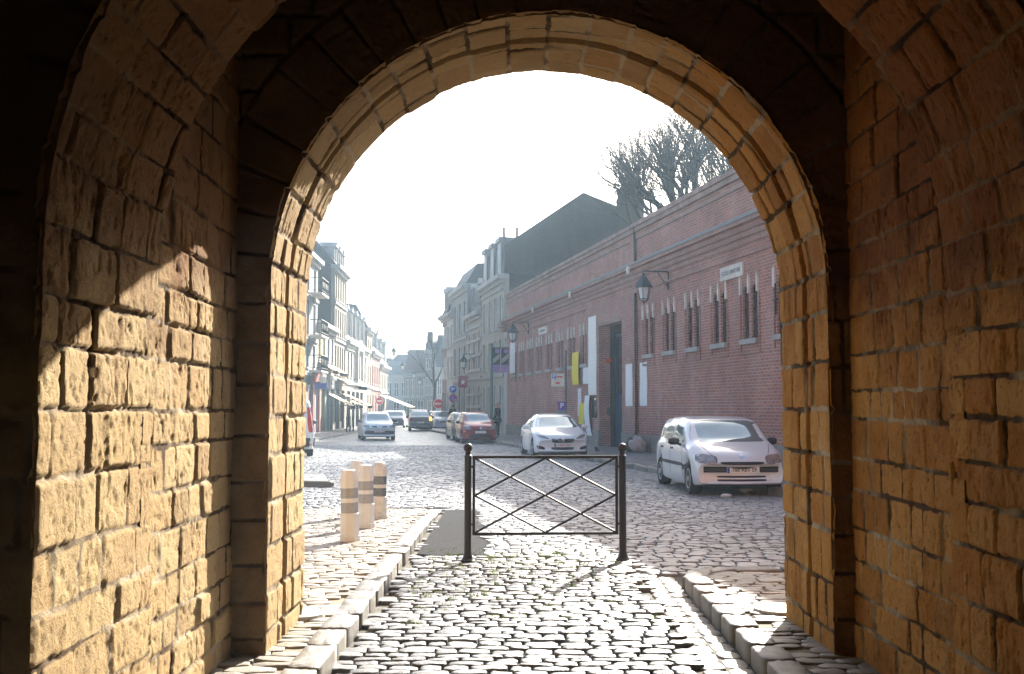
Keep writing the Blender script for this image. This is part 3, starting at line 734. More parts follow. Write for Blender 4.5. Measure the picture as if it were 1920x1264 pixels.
# --- the long brick front
B0 = (4.49, 36.8); BD = (-.1973, .9803); BN = (-.9803, -.1973); BRZ = math.atan2(BD[1], BD[0])
def wallpt(s, o, z): return (B0[0] + BD[0] * s + BN[0] * o, B0[1] + BD[1] * s + BN[1] * o, z)
bb = thing('brick_hall', 'long red brick hall with paired slit windows, parapet and a tall recessed doorway', 'building', (*B0, 0), BRZ)
wc = [-.77 - 2.06 * i for i in range(7)] + [7.49 + 2.09 * i for i in range(8)]
slots = [(c + a, c + b, 3.42, 4.86) for c in wc for a, b in ((-.46, -.09), (.09, .46))]
m = MB(); holed(m, 1, 24.2, .05, 6.12, slots + [(2.0, 5.0, .05, 4.78)], 0, .34, -20)
m.build('wall', BRICK, bb)
m = MB(); holed(m, 1, 6.8, .72, 5.62, [(2.0, 5.0, .72, 4.78), (2.3, 6.3, 4.9, 5.3)][:1], .105, .10, .49); m.build('portal', BRICKB, bb)
m = MB(); hb(m, 1, -20, 24.2, -.34, -.003, 6.64, 7.93); m.build('parapet', BRICK, bb)
m = MB(); hb(m, 1, .50, .98, .003, .075, 6.66, 7.52); m.build('parapet_pier', BRICK, bb)
m = MB(); hb(m, 1, -20, 24.25, -.40, .16, 7.935, 8.08); hb(m, 1, -20, 24.22, .003, .10, 7.78, 7.93); hb(m, 1, -20, 24.2, .003, .05, 7.52, 7.60); m.build('coping', COPING, bb)
m = MB(); hb(m, 1, -20, 24.2, .003, .05, 5.63, 5.71); hb(m, 1, -20, 24.2, .003, .04, 5.95, 6.117); hb(m, 1, -20, 24.2, -.34, .10, 6.122, 6.28); hb(m, 1, -20, 24.2, -.33, .17, 6.284, 6.44); hb(m, 1, -20, 24.25, -.34, .30, 6.444, 6.55)
m.build('cornice', BRICKB, bb)
m = MB(); hb(m, 1, -20, 24.25, -.34, .33, 6.553, 6.635); m.build('gutter_ledge', ZINC, bb)
m = MB(); hb(m, 1, -20, 1.996, .003, .07, .06, .68); hb(m, 1, 5.004, 24.2, .003, .07, .06, .68); hb(m, 1, .47, 1.996, .071, .16, .06, .715); hb(m, 1, 5.004, 6.82, .071, .16, .06, .715); m.build('plinth', PLINTH, bb)
m = MB(); hb(m, 1, -20, 24.2, -5.2, -.345, 6.2, 6.4); m.build('roof', ZINC, bb)
m = MB(); hb(m, 1, 23.9, 24.2, -5.2, -.345, .05, 6.19); m.build('end_wall', BRICKD, bb)
m = MB(); hb(m, 1, -20, -19.7, -5.2, -.345, .05, 6.19); m.build('end_wall', BRICK, bb)
m = MB(); hb(m, 1, -20, 24.2, -5.4, -5.21, .05, 6.4); m.build('back_wall', BRICK, bb)
m = MB(); m.tube([(.44, .10, .1), (.44, .10, 5.6)], .032, 8); m.build('downpipe', DKMETAL, bb, 40)
m = MB(); m.tube([(.47, .09, 6.7), (.47, .09, 7.9)], .04, 8); m.build('downpipe', DKMETAL, bb, 40)
for ss in (.52, 8.7, 16.0):
    hb(MB(), 1, ss - .12, ss + .12, .301, .345, 6.30, 6.56).build('ledge_block', WHITEST, bb)
rm = hb(MB(), 1, 1.996, 5.004, -.34, .12, 4.782, 4.90).build('door_lintel', COPING, bb)
m = MB(); hb(m, 1, 5.002, 5.35, -.60, -.345, .05, 4.78); hb(m, 1, 1.65, 1.998, -.60, -.345, .05, 4.78); hb(m, 1, 1.998, 5.002, -.60, -.345, 4.5, 4.78); m.build('door_reveal', BRICKD, bb)
dr = hb(MB(), 1, 2.0, 5.0, -.62, -.54, .05, 4.49)
for a in (2.1, 3.58):
    for z in (.3, 1.2): hb(dr, 1, a, a + 1.3, -.539, -.52, z, z + .75)
    hb(dr, 1, a, a + .1, -.539, -.50, 2.1, 4.4); hb(dr, 1, a + 1.2, a + 1.3, -.539, -.50, 2.1, 4.4)
dr = dr.build('door', TIMBER, bb)
for a in (2.22, 3.70): hb(MB(), 1, a, a + 1.05, -.538, -.532, 2.15, 4.35).build('pane', WGLASS, dr)
MB().lathe([(.03, 0), (.035, .04), (.02, .06)], 10, (3.62, -.52, 1.15), 'y').build('handle', CHROME, dr, 40)
MB().tube([(3.2, -.50, 1.6), (3.2, -.50, 2.0)], .02, 6).build('handle', CHROME, dr, 40)
wp = None
for c in wc:
    m = MB()
    for a, b in ((-.46, -.09), (.09, .46)):
        hb(m, 1, c + a, c + b, -.12, -.062, 3.42, 4.86)
    w = m.build('window', WGLASS, bb)
    m = MB(); mh = MB()
    for a, b in ((-.46, -.09), (.09, .46)):
        x = (a + b) / 2 + c; hb(m, 1, x - .015, x + .015, -.060, -.05, 3.43, 4.85)
        for k in range(6): hb(m, 1, c + a + .01, c + b - .01, -.0495, -.042, 3.6 + k * .21, 3.62 + k * .21)
        # segmental brick head
        n = 8; P = [(c + a, 4.86)] + [(c + a + (b - a) * i / n, 4.72 + .12 * math.sin(math.pi * i / n)) for i in range(n + 1)] + [(c + b, 4.86)]
        mh.prism(P, -.058, -.003, 'xz')
    m.build('window_bars', IRON, w); mh.build('brick_head', BRICKB, w)
    m = MB(); hb(m, 1, c - .53, c + .53, .003, .10, 3.28, 3.415); m.build('sill', SILL, w)
    m = MB(); hb(m, 1, c - .62, c + .62, .003, .035, 3.02, 3.10); hb(m, 1, c - .62, c - .56, .003, .035, 3.10, 4.60); hb(m, 1, c + .56, c + .62, .003, .035, 3.10, 4.60); m.build('brick_trim', BRICKB, w)
    for a in (-.54, 0, .54):
        m = MB(); m.prism([(c + a - .055, 4.62), (c + a + .055, 4.62), (c + a + .05, 5.05), (c + a, 5.14), (c + a - .05, 5.05)], .003, .06, 'xz'); m.build('stone_pin', WHITEST, w)
for c in (-11.6,):
    m = MB(); m.tube([(c + 1.0, .03, 3.9), (c + 1.0, .03, 4.7)], .02, 6); m.tube([(c + .85, .03, 4.3), (c + 1.15, .03, 4.3)], .02, 6); m.build('wall_tie', IRON, bb)
m = MB(); hb(m, 1, 4.995, 4.93, -.33, -.20, 1.35, 1.62); m.build('intercom', GREYPL, bb)
MB().lathe([(.10, 0), (.11, .05), (.07, .09)], 14, (4.90, -.27, 3.45), 'x').build('alarm_bell', plain('alarm_red', (.55, .08, .03), .5), bb, 40)
def on_front(name, label, cat, s0, s1, z0, z1, mat, o=.012, group=None, curl=0, skew=0, th=.006):
    """a sheet hung on the brick front, slightly buckled"""
    t = thing(name, label, cat, wallpt(s0, o, z0), BRZ, group); n = 10; vs = []; fs = []
    for i in range(n + 1):
        f = i / n; z = (z1 - z0) * f; b = curl * math.sin(f * 3.1) + .006 * math.sin(f * 9); sh = skew * (1 - f) ** 2
        vs += [(sh, b + .004, z), (s1 - s0 + sh, b + .004 + .008 * math.sin(f * 5), z), (sh, b - th, z), (s1 - s0 + sh, b - th, z)]
    for i in range(n):
        a = i * 4; q = a + 4; fs += [(a, a + 1, q + 1, q), (a + 3, a + 2, q + 2, q + 3), (a, q, q + 2, a + 2), (a + 1, a + 3, q + 3, q + 1)]
    fs += [(0, 2, 3, 1), (4 * n, 4 * n + 1, 4 * n + 3, 4 * n + 2)]
    MB().add(vs, fs).build('sheet', mat, t, 30)
    return t
PW = mat_paper('paper_white', (.74, .74, .74), (.25, .25, .28), 30, .35); PC = mat_paper('paper_cream', (.80, .79, .75), (.55, .25, .12), 12, .3)
PY = mat_paper('paper_yellow', (.80, .66, .05), (.35, .30, .03), 26, .4); PB = mat_paper('paper_blank', (.74, .74, .75), (.55, .56, .6), 40, .3)
on_front('hanging_banner', 'tall white paper banner hung left of the brick doorway', 'banner', 5.28, 6.46, 2.12, 5.25, PC, .13)
on_front('yellow_poster', 'large yellow poster below the slit windows beside the tall white banner', 'poster', 7.95, 9.0, 2.58, 3.95, PY, .13, curl=.03)
on_front('white_notice', 'square white notice against the left edge of the tall banner', 'notice', 6.50, 7.28, 2.58, 3.25, PB, .13)
on_front('paper_strip', 'narrow straight white paper strip left of the small yellow poster', 'poster', 8.0, 8.55, 1.25, 2.42, PW, .02)
on_front('yellow_poster', 'small tilted yellow poster low on the wall above the white car', 'poster', 7.1, 7.9, .92, 1.80, PY, .11, skew=.18, curl=.03)
on_front('paper_strip', 'long curling white paper strip reaching down to the stone plinth', 'poster', 6.05, 6.75, .50, 2.1, PB, .20, skew=-.35, curl=.06)
on_front('notice_panel', 'glazed grey notice case under the tall banner by the doorway', 'notice', 5.32, 6.02, 1.22, 2.08, WGLASS, .12, th=.01)
on_front('white_board', 'white text board on the banded pier right of the doorway', 'notice', .70, 1.48, 1.66, 3.16, PW, .13)
on_front('white_board', 'white text board just right of the downpipe under the first slit windows', 'notice', -.58, .20, 1.67, 3.17, PW, .02)
on_front('poster', 'large white poster at the far end of the brick front', 'poster', 21.5, 22.9, 3.5, 5.2, PB, .08)
for s0, s1, z0, z1, txt, lab in ((-8.7, -7.15, 5.13, 5.50, 'ECOLE LAMARTINE', 'stone name plaque above the slit windows nearest the archway'), (14.15, 15.85, 5.16, 5.50, 'ECOLE BUFFON', 'small stone name plaque near the distant wall lantern')):
    t = thing('name_plaque', lab, 'plaque', wallpt(s0, .005, z0), BRZ)
    MB().box(0, s1 - s0, 0, .06, 0, z1 - z0).build('slab', WHITEST, t, bevel=.008)
    text_obj(txt, .17, GREYPL, 'lettering', t, ((s1 - s0) / 2, .062, (z1 - z0) / 2), (R(90), 0, R(180)), .002, .85)
def lantern(t, z):
    """a four-sided street lantern hanging from z"""
    cap = MB().lathe([(.02, 0), (.05, -.04), (.045, -.10), (.09, -.12), (.10, -.16), (.22, -.30), (.30, -.43), (.305, -.47), (.20, -.48)], 6, (0, 0, z)).build('cap', DKMETAL, t)
    MB().lathe([(.20, -.482), (.20, -.50), (.13, -.84), (.10, -.87)], 6, (0, 0, z)).build('glass', LGLASS, t)
    m = MB()
    for k in range(6):
        a = 2 * math.pi * (k + .5) / 6; c, s_ = math.cos(a), math.sin(a)
        m.tube([(c * .205, s_ * .205, z - .47), (c * .15, s_ * .15, z - .84), (c * .03, s_ * .03, z - .95)], .013, 6)
        b = 2 * math.pi * (k + 1.5) / 6; c2, s2 = math.cos(b), math.sin(b)
        m.tube([(c * .15, s_ * .15, z - .84), (c2 * .15, s2 * .15, z - .84)], .012, 6)
    m.lathe([(.03, -.93), (.04, -.96), (.01, -1.0)], 8, (0, 0, z)); m.build('cage', DKMETAL, t)
def wall_lantern(s, arm, z, lab, pt=None, rz=None, group='lanterns on wall brackets'):
    t = thing('wall_lantern', lab, 'street lamp', pt or wallpt(s, arm, 0), BRZ if rz is None else rz, group)
    lantern(t, z - .06)
    m = MB(); m.tube([(0, -arm + .03, z), (0, .03, z), (0, .03, z - .08)], .022, 8); m.tube([(0, -arm + .05, z - .5), (0, -arm * .55, z - .02)], .016, 6); m.box(-.03, .03, -arm + .01, -arm + .05, z - .6, z + .12)
    m.tube([(0, -arm + .05, z + .05), (.0, -arm - .0, z + .2)], .018, 6); m.build('bracket', DKMETAL, t, 40)
    return t
wall_lantern(-2.78, .84, 5.97, 'large dark lantern on a bracket over the slit windows right of the doorway')
wall_lantern(18.3, .84, 5.97, 'dark lantern on a bracket at the far end of the brick front')

# --- houses along the right, beyond the hall
rp = lambda Y: (WALLX(Y), Y)
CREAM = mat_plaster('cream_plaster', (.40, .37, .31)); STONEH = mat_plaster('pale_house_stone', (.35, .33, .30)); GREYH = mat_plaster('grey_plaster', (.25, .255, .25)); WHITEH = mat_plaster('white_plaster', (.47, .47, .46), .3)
TRIM = plain('trim_stone', (.36, .35, .33), .8, var=.15, scale=3, dirt=.4); WHITEL = mat_plaster('shaded_white', (.26, .26, .26), .3); CREAML = mat_plaster('shaded_cream', (.24, .225, .19), .35)  # left-row plasters darkened: their shade and haze put into the colour
YELL = mat_plaster('yellow_plaster', (.33, .32, .17)); OCHRE = mat_plaster('ochre_plaster', (.23, .19, .135)); PINKH = mat_plaster('pink_plaster', (.27, .21, .20))
t, L = house('gabled_house', 'tall cream fronted house whose dark brick gable rises above the brick hall', rp(61.4), rp(68.7), 1, 9.3, CREAM, [(.9, 2.9, 4, .9), (3.9, 5.6, 4, .95), (6.3, 8.2, 4, .95)], 13.5, None, endmat=BRICKD, bands=(3.4, 8.5), door=())
m = MB(); G = [(.0, 9.37), (-.12, 11.05), (-4.8, 14.3), (-9.6, 12.6), (-13.5, 11.2), (-13.5, 9.37)]
m.prism([(o, z) for o, z in G], .0, .28, 'yz'); m.build('gable', BRICKD, t)
m = MB(); m.prism([(o + .0, z + .05) for o, z in G], .285, L - .002, 'yz'); rf = m.build('roof', SLATE, t)
m = MB(); m.box(-.05, .32, -8.5, -6.95, 11.4, 14.45); m.box(-.09, .36, -8.56, -6.89, 14.45, 14.62)
ch = m.build('chimney', BRICKD, rf)
for o, tl in ((-7.3, 0), (-8.1, .1)): MB().tube([(.13, o, 14.62), (.13, o, 15.15), (.13, o + .12 + tl, 15.45)], [.17, .15, .13], 8).build('chimney_pot', IRON, ch, 40)
for x in (1.2, 3.6, 6.0):
    m = MB(); m.box(x - .55, x + .55, -1.6, .05, 9.5, 11.35); m.box(x - .65, x + .65, -1.6, .2, 11.35, 11.6); d = m.build('dormer', ZINC, rf)
    MB().box(x - .4, x + .4, .052, .06, 9.8, 11.2).build('dark_pane', TIMBER, d)  # dormer pane painted dark so no sky glare shows
t, L = house('rendered_annex', 'narrow white rendered annex between the brick hall and the cream house', rp(60.35), rp(61.35), 1, 6.4, WHITEH, [(4.0, 5.6, [.55], .5)], 5, None, cornice=COPING)
house('stone_townhouse', 'rusticated pale stone house with a bold cornice and two dormers, right side of street', rp(68.75), rp(74.6), 1, 7.9, STONEH, [(.8, 3.0, 3, 1.0), (4.2, 6.6, 3, 1.0)], 9, ('mansard', 10.2, 1.2, SLATE), bands=(1.6, 2.4, 3.5, 4.0, 5.0, 6.0, 6.9), dormers=2)
t, L = house('mansard_house', 'tall grey house with a green slate mansard and a row of chimney pots', rp(74.65), rp(81.5), 1, 10.3, GREYH, [(.8, 3.0, 3, 1.0), (4.0, 6.0, 3, 1.0), (7.0, 9.2, 3, 1.0)], 9, ('mansard', 11.8, .7, SLATE, 12.0), bands=(3.5, 6.5))
m = MB(); m.box(.1, .9, -5.2, -2.2, 11.8, 13.3); c = m.build('chimney', BRICKD, t)
for k in range(3): MB().lathe([(.13, 0), (.10, 1.0), (.12, 1.2)], 8, (.5, -4.6 + k * .95, 13.3)).build('chimney_pot', TERRA, c, 40)
house('blue_shuttered_house', 'narrow pale house just beyond the tall grey mansard', rp(81.55), rp(85), 1, 8.9, WHITEH, [(.8, 2.8, 2, .9), (3.9, 5.6, 2, .9), (6.3, 8.0, 2, .9)], 9, ('mansard', 10.4, .9, SLATE), dormers=1)
house('corner_house', 'dark slated house closing the right-hand row before the bare street tree', rp(85.05), rp(87.6), 1, 9.0, PINKH, [(.8, 2.8, 2, 1), (3.9, 5.6, 3, .9), (6.4, 8.2, 3, .9)], 9, ('mansard', 11.4, .9, SLATE), dormers=2)
# --- houses along the left
lp = lambda Y: (LEFTX(Y), Y)
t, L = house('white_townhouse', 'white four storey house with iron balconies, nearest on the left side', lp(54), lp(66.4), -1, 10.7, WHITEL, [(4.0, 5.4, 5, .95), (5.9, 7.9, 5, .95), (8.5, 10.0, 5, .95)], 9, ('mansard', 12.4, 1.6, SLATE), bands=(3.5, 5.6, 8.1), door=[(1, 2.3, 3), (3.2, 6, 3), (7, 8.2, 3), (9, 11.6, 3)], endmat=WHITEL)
for z in (3.7, 5.8, 8.3):
    m = MB(); hb(m, -1, 8.6, 11.4, .12, .85, z, z + .12); fl = m.build('balcony', WHITEST, t)
    m = MB(); pt = [(8.6, -.15), (8.6, -.82), (11.4, -.82), (11.4, -.15)]
    m.tube([(x, y, z + 1.0) for x, y in pt], .025, 6); m.tube([(x, y, z + .25) for x, y in pt], .015, 6)
    for k in range(19): m.tube([(8.6 + 2.8 * k / 18, -.82, z + .1), (8.6 + 2.8 * k / 18, -.82, z + 1.0)], .012, 4)
    for k in range(4): m.lathe([(.16, -.01), (.18, 0), (.16, .01)], 12, (9.0 + k * .65, -.83, z + .6), 'y')
    m.build('railing', IRON, fl)
t, L = house('yellow_house', 'low yellow green house with a dark pitched roof beside the tall mansard gable', lp(66.45), lp(70.4), -1, 7.0, YELL, [(4.7, 6.3, 2, .85)], 8, ('gable', 9.0, 4, SLATE), bands=(3.6,), door=[(.4, 1.6, 2.9), (2.0, 3.6, 2.9)], shop=plain('shop_red', (.45, .09, .08), .5))
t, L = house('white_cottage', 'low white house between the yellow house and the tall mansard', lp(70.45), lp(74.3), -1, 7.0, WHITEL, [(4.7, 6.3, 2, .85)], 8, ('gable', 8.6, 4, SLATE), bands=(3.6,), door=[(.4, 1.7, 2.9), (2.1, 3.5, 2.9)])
t, L = house('tall_mansard_house', 'tallest house on the left with a dark bare gable and slate mansard', lp(74.35), lp(80.6), -1, 11.6, OCHRE, [(4.0, 6.0, 5, .7), (6.7, 8.6, 5, .7), (9.3, 11.0, 5, .7)], 9.5, ('mansard', 13.3, 1.3, SLATE, 14.2), endmat=BRICKD, bands=(3.5, 6.3, 8.9), door=[(.5, 2.7, 2.9), (3.4, 5.8, 2.9)], dormers=3, chimneys=[(.5, -6.5, 15.2, .9)])
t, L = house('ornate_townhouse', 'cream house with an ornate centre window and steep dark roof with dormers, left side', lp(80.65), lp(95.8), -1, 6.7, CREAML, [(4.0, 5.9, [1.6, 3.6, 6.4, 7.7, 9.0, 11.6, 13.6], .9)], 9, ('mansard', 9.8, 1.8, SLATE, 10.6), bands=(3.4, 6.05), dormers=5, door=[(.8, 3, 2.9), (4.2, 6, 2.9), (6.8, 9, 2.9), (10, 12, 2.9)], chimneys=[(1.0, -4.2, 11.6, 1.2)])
m = MB(); hb(m, -1, 5.6, 9.9, .101, .3, 3.5, 3.8); hb(m, -1, 5.7, 6.0, .1, .32, 3.8, 6.3)
hb(m, -1, 9.5, 9.8, .1, .32, 3.8, 6.3); m.prism([(5.5, 6.3), (10, 6.3), (7.75, 7.2)], -.36, -.11, 'xz'); m.build('window_surround', WHITEST, t)
house('slim_townhouse', 'slim ochre house standing above its neighbours beyond the ornate cream house', lp(95.85), lp(100), -1, 8.8, OCHRE, [(.8, 2.8, 2, .9), (3.9, 5.4, 2, .8), (6.2, 7.8, 2, .8)], 9, ('mansard', 10.9, 1, SLATE), bands=(3.4,), chimneys=[(.6, -3, 12.2, 1)])
house('brick_terrace', 'dull red brick house with a dark roof further along the left', lp(100.05), lp(108.5), -1, 6.9, BRICKR, [(.8, 2.8, 3, 1), (3.9, 5.6, 4, .9)], 9, ('mansard', 9.4, 1.5, SLATE), bands=(3.3,), dormers=2)
house('pale_terrace', 'pale plastered house last in the left-hand row', lp(108.55), lp(118), -1, 6.0, CREAML, [(.8, 2.6, 3, 1), (3.6, 5.1, 5, .9)], 9, ('mansard', 9.0, 1.4, SLATE), bands=(3.1,), dormers=2)
house('side_house', 'grey plastered house standing back beside the white townhouse', (-41, 60), (-21.5, 60), -1, 8.5, GREYH, [(.9, 2.8, 5, 1), (3.9, 5.6, 5, 1), (6.3, 7.7, 5, .9)], 9, ('mansard', 10.6, 1.4, SLATE), bands=(3.3,))
# --- houses closing the view
house('closing_house', 'orange plastered house with a broad dark roof closing the street', (-13.6, 135), (-10.9, 135), -1, 5.9, OCHRE, [(.4, 2.6, 2, .8), (3.1, 5.2, 4, .45)], 9, ('gable', 9.2, 4.5, ROOFTILE), bands=(2.8,))
house('closing_house', 'dark fronted house with a chimney right of the orange closing house', (-10.85, 133), (-9.2, 133), -1, 8.8, PINKH, [(.4, 2.6, 1, 1), (3.2, 5.4, 3, .4), (6.4, 7.8, 2, .5)], 9, ('mansard', 9.8, 1, SLATE), chimneys=[(.5, -1.6, 11.2, .7)])
house('closing_house', 'pale house under a big dark hipped roof behind the bare street tree', (-9.15, 128), (-4.0, 128), -1, 6.4, CREAM, [(.4, 2.4, 3, 1), (3.2, 5.2, 6, .5)], 10, ('mansard', 10.4, 2.4, SLATE, 10.8))
house('distant_house', 'pale distant house left of the orange closing house', (-19, 152), (-13.7, 149), -1, 6.2, STONEH, [(.4, 2.4, 3, 1), (3.2, 5.2, 5, .7)], 9, ('gable', 9.4, 4.5, SLATE))
house('distant_house', 'faint distant house at the far left end of the street', (-23, 163), (-16.5, 165), -1, 5.2, GREYH, [(.4, 2.4, 3, 1), (3.2, 4.6, 4, .7)], 9, ('gable', 8.2, 4.5, SLATE))

# ------------------------------------------------------------------ barrier, bollards, covers
_c, _s = math.cos(PITCH), math.sin(PITCH)
def gr(x, y, z=0.):
    """where the photograph's pixel meets the level z"""
    u, v = (x - 960) / 2000, (632 - y) / 2000; t = (z - 1.6) / (_s + v * _c)
    return (u * t, (_c - v * _s) * t, z)
A, B_ = gr(877, 1053), gr(1168, 1051)
L, rz = frame(A, B_)
br = thing('street_barrier', 'brown iron barrier of crossed bars between two ball-topped posts', 'barrier', A, rz)
for x in (0, L):
    m = MB(); m.lathe([(.0, 0), (.076, 0), (.076, .012), (.062, .026), (.050, .05), (.043, .075), (.038, .09), (.037, 1.08), (.040, 1.085), (.040, 1.10), (.030, 1.11), (.028, 1.13), (.034, 1.14)], 20, (x, 0, 0))
    p = m.build('post', RUSTY, br, 35)
    MB().lathe([(.002, 1.125)] + [(.048 * math.sin(t), 1.182 - .048 * math.cos(t)) for t in np.linspace(.5, 3.1, 12)], 20, (x, 0, 0)).build('ball_finial', RUSTY, p, 60)
x0, x1, z0, z1 = .062, L - .062, .285, 1.085
m = MB()
for a, b in (((x0, z0), (x1, z0)), ((x0, z1), (x1, z1))): m.box(a[0] - .014, b[0] + .014, -.014, .014, a[1] - .014, a[1] + .014)
for x in (x0, x1): m.box(x - .014, x + .014, -.014, .014, z0 + .0145, z1 - .0145)
for x, s_ in ((0, 1), (L, -1)):
    for z in (z0 + .10, z1 - .10): m.box(x + s_ * .03, x + s_ * .052, -.010, .010, z - .012, z + .012)
m.build('frame', IRON, br)
m = MB(); ez, hz, zm, xm = z1 - .013, z0 + .013, (z0 + z1) / 2, (x0 + x1) / 2; xa, xb = x0 + .013, x1 - .013; xq = x0 + (x1 - x0) * .37; xq2 = x1 - (x1 - x0) * .37
bars = [((xa, ez), (xb, zm)), ((xa, zm), (xm + .02, ez)), ((xa, zm), (xm, hz)), ((xa, hz), (xb, zm)), ((xm - .02, ez), (xb, zm)), ((xm, hz), (xb, zm))]
bars = [((xa, ez), (xb, hz + (ez - hz) * .0)), ]
# two diagonals that cross in the middle and two lozenges that cross them
bars = [((xa, ez), (xm + (xb - xm) * 1., zm - (ez - zm))), ((xa, hz), (xb, ez)), ((xa, zm), (xm, ez)), ((xa, zm), (xm, hz)), ((xb, zm), (xm, ez)), ((xb, zm), (xm, hz))]
for i, (a, b) in enumerate(bars): m.tube([(a[0], -.004 + .002 * (i % 3), a[1]), (b[0], -.004 + .002 * (i % 3), b[1])], .0115, 8)
m.build('crossed_bars', IRON, br)
PLAST = plain('bollard_plastic', (.72, .72, .69), .5, var=.08, scale=4, dirt=.25, bmp=.002)
PLASTD = plain('scuffed_plastic', (.66, .63, .56), .55, var=.2, scale=6, dirt=.85, bmp=.004)
GREYB = plain('reflective_band', (.33, .335, .35), .4, .0, var=.15, scale=9)
GREYD = plain('torn_band', (.17, .175, .18), .45, .2, var=.35, scale=14, dirt=.9)
for (px, py, lab, mt, gb, h, tilt) in ((656, 1014, 'white plastic bollard with two clean grey bands, nearest the camera', PLAST, GREYB, .80, -.025), (686, 990, 'white plastic bollard with grey bands in the middle of the cluster', PLAST, GREYB, .80, -.012),
        (710, 973, 'scuffed and dented plastic bollard with torn grey bands', PLASTD, GREYD, .79, .012), (668, 968, 'white plastic bollard half hidden behind the others', PLAST, GREYB, .80, 0)):
    y = gr(px, py, .06)[1]; P = gr(px, py, pave_z(y))
    t = thing('plastic_bollard', lab, 'bollard', P, .2, 'white plastic bollards on the left pavement'); t.rotation_euler = (0, tilt, .2)
    m = MB(); m.lathe([(.120, 0), (.120, .06), (.114, .066), (.112, .305), (.101, .312), (.101, .605), (.104, .61), (.113, .66), (.113, .685), (.084, .775), (.076, h - .006), (.066, h)], 8); b = m.build('body', mt, t, 25)
    for z in (.318, .482): MB().lathe([(.1015, z), (.1035, z + .003), (.1035, z + .112), (.1015, z + .115)], 8).build('band', gb, b, 25)
for (px, py, lab) in ((560, 1150, 'round pale cover at the foot of the left jamb'), (1462, 1141, 'round pale cover at the foot of the right jamb')):
    P = gr(px, py, .115)
    MBo = MB().lathe([(.19, -.03), (.19, .006), (.175, .012), (.15, .010), (.05, .012), (.01, .013)], 28).build('pavement_cover', plain('cover_metal', (.55, .52, .46), .5, .2, var=.15, scale=10), None, 30)
    MBo.location = P; tag(MBo, lab, 'cover', 'round covers in the pavement')
P = gr(566, 904, .1)
t = thing('iron_post', 'thin black iron post beside the left jamb of the arch', 'post', P)
MB().lathe([(.05, 0), (.05, .03), (.032, .06), (.032, 1.0), (.04, 1.02), (.04, 1.04)], 12).build('shaft', IRON, t, 40)
MB().lathe([(.01, 1.04), (.045, 1.07), (.05, 1.10), (.03, 1.14), (.005, 1.15)], 12).build('finial', IRON, t, 60)

# ------------------------------------------------------------------ vehicles
def smooth_interp(ks, ys, col, passes=2):
    v = np.interp(ys, [k[0] for k in ks], [k[col] for k in ks]); d = max(1, int(.05 / (ys[1] - ys[0])))
    for _ in range(passes):
        p = np.pad(v, d, 'edge'); v = np.convolve(p, np.ones(2 * d + 1) / (2 * d + 1), 'valid')
    return v
def patch(bvh, view, C, p=6, off=.004, rings=5, seg=28):
    """a rounded quad laid on the body; C = four corners (bottom left, bottom right, top right, top left)"""
    m = MB(); C = [np.array(c, float) for c in C]; vs = []
    def put(u, v):
        a = ((1 - u) * (1 - v) * C[0] + (1 + u) * (1 - v) * C[1] + (1 + u) * (1 + v) * C[2] + (1 - u) * (1 + v) * C[3]) / 4
        ctr_ = sum(C) / 4; h = (None,)
        for k in range(10):                        # a point past the outline slides back towards the middle
            q = ctr_ + (a - ctr_) * (1 - .1 * k)
            if view == 'front': o, d = Vector((q[0], 6, q[1])), Vector((0, -1, 0))
            elif view == 'rear': o, d = Vector((q[0], -6, q[1])), Vector((0, 1, 0))
            elif view == 'left': o, d = Vector((-4, q[0], q[1])), Vector((1, 0, 0))
            else: o, d = Vector((4, q[0], q[1])), Vector((-1, 0, 0))
            h = bvh.ray_cast(o, d)
            if h[0] is not None: break
        if h[0] is None: h = bvh.find_nearest(o + d * 4)
        n = h[1] if h[1].dot(d) < 0 else -h[1]
        return h[0] + n * off
    vs.append(put(0, 0))
    for r in range(1, rings + 1):
        for k in range(seg):
            t = 2 * math.pi * k / seg; c, s_ = math.cos(t), math.sin(t); q = (abs(c) ** p + abs(s_) ** p) ** (-1 / p)
            vs.append(put(r / rings * q * c, r / rings * q * s_))
    fs = [(0, 1 + k, 1 + (k + 1) % seg) for k in range(seg)]
    for r in range(rings - 1):
        for k in range(seg):
            k2 = (k + 1) % seg; fs.append((1 + r * seg + k, 1 + r * seg + k2, 1 + (r + 1) * seg + k2, 1 + (r + 1) * seg + k))
    # a thin edge back into the body
    n = len(vs); ctr = 1 + (rings - 1) * seg
    dv = {'front': (0, -1, 0), 'rear': (0, 1, 0), 'left': (1, 0, 0), 'right': (-1, 0, 0)}[view]
    vs += [vs[ctr + k] + Vector(dv) * off * 2.5 for k in range(seg)]
    fs += [(ctr + k, ctr + (k + 1) % seg, n + (k + 1) % seg, n + k) for k in range(seg)]
    return m.add(vs, fs)
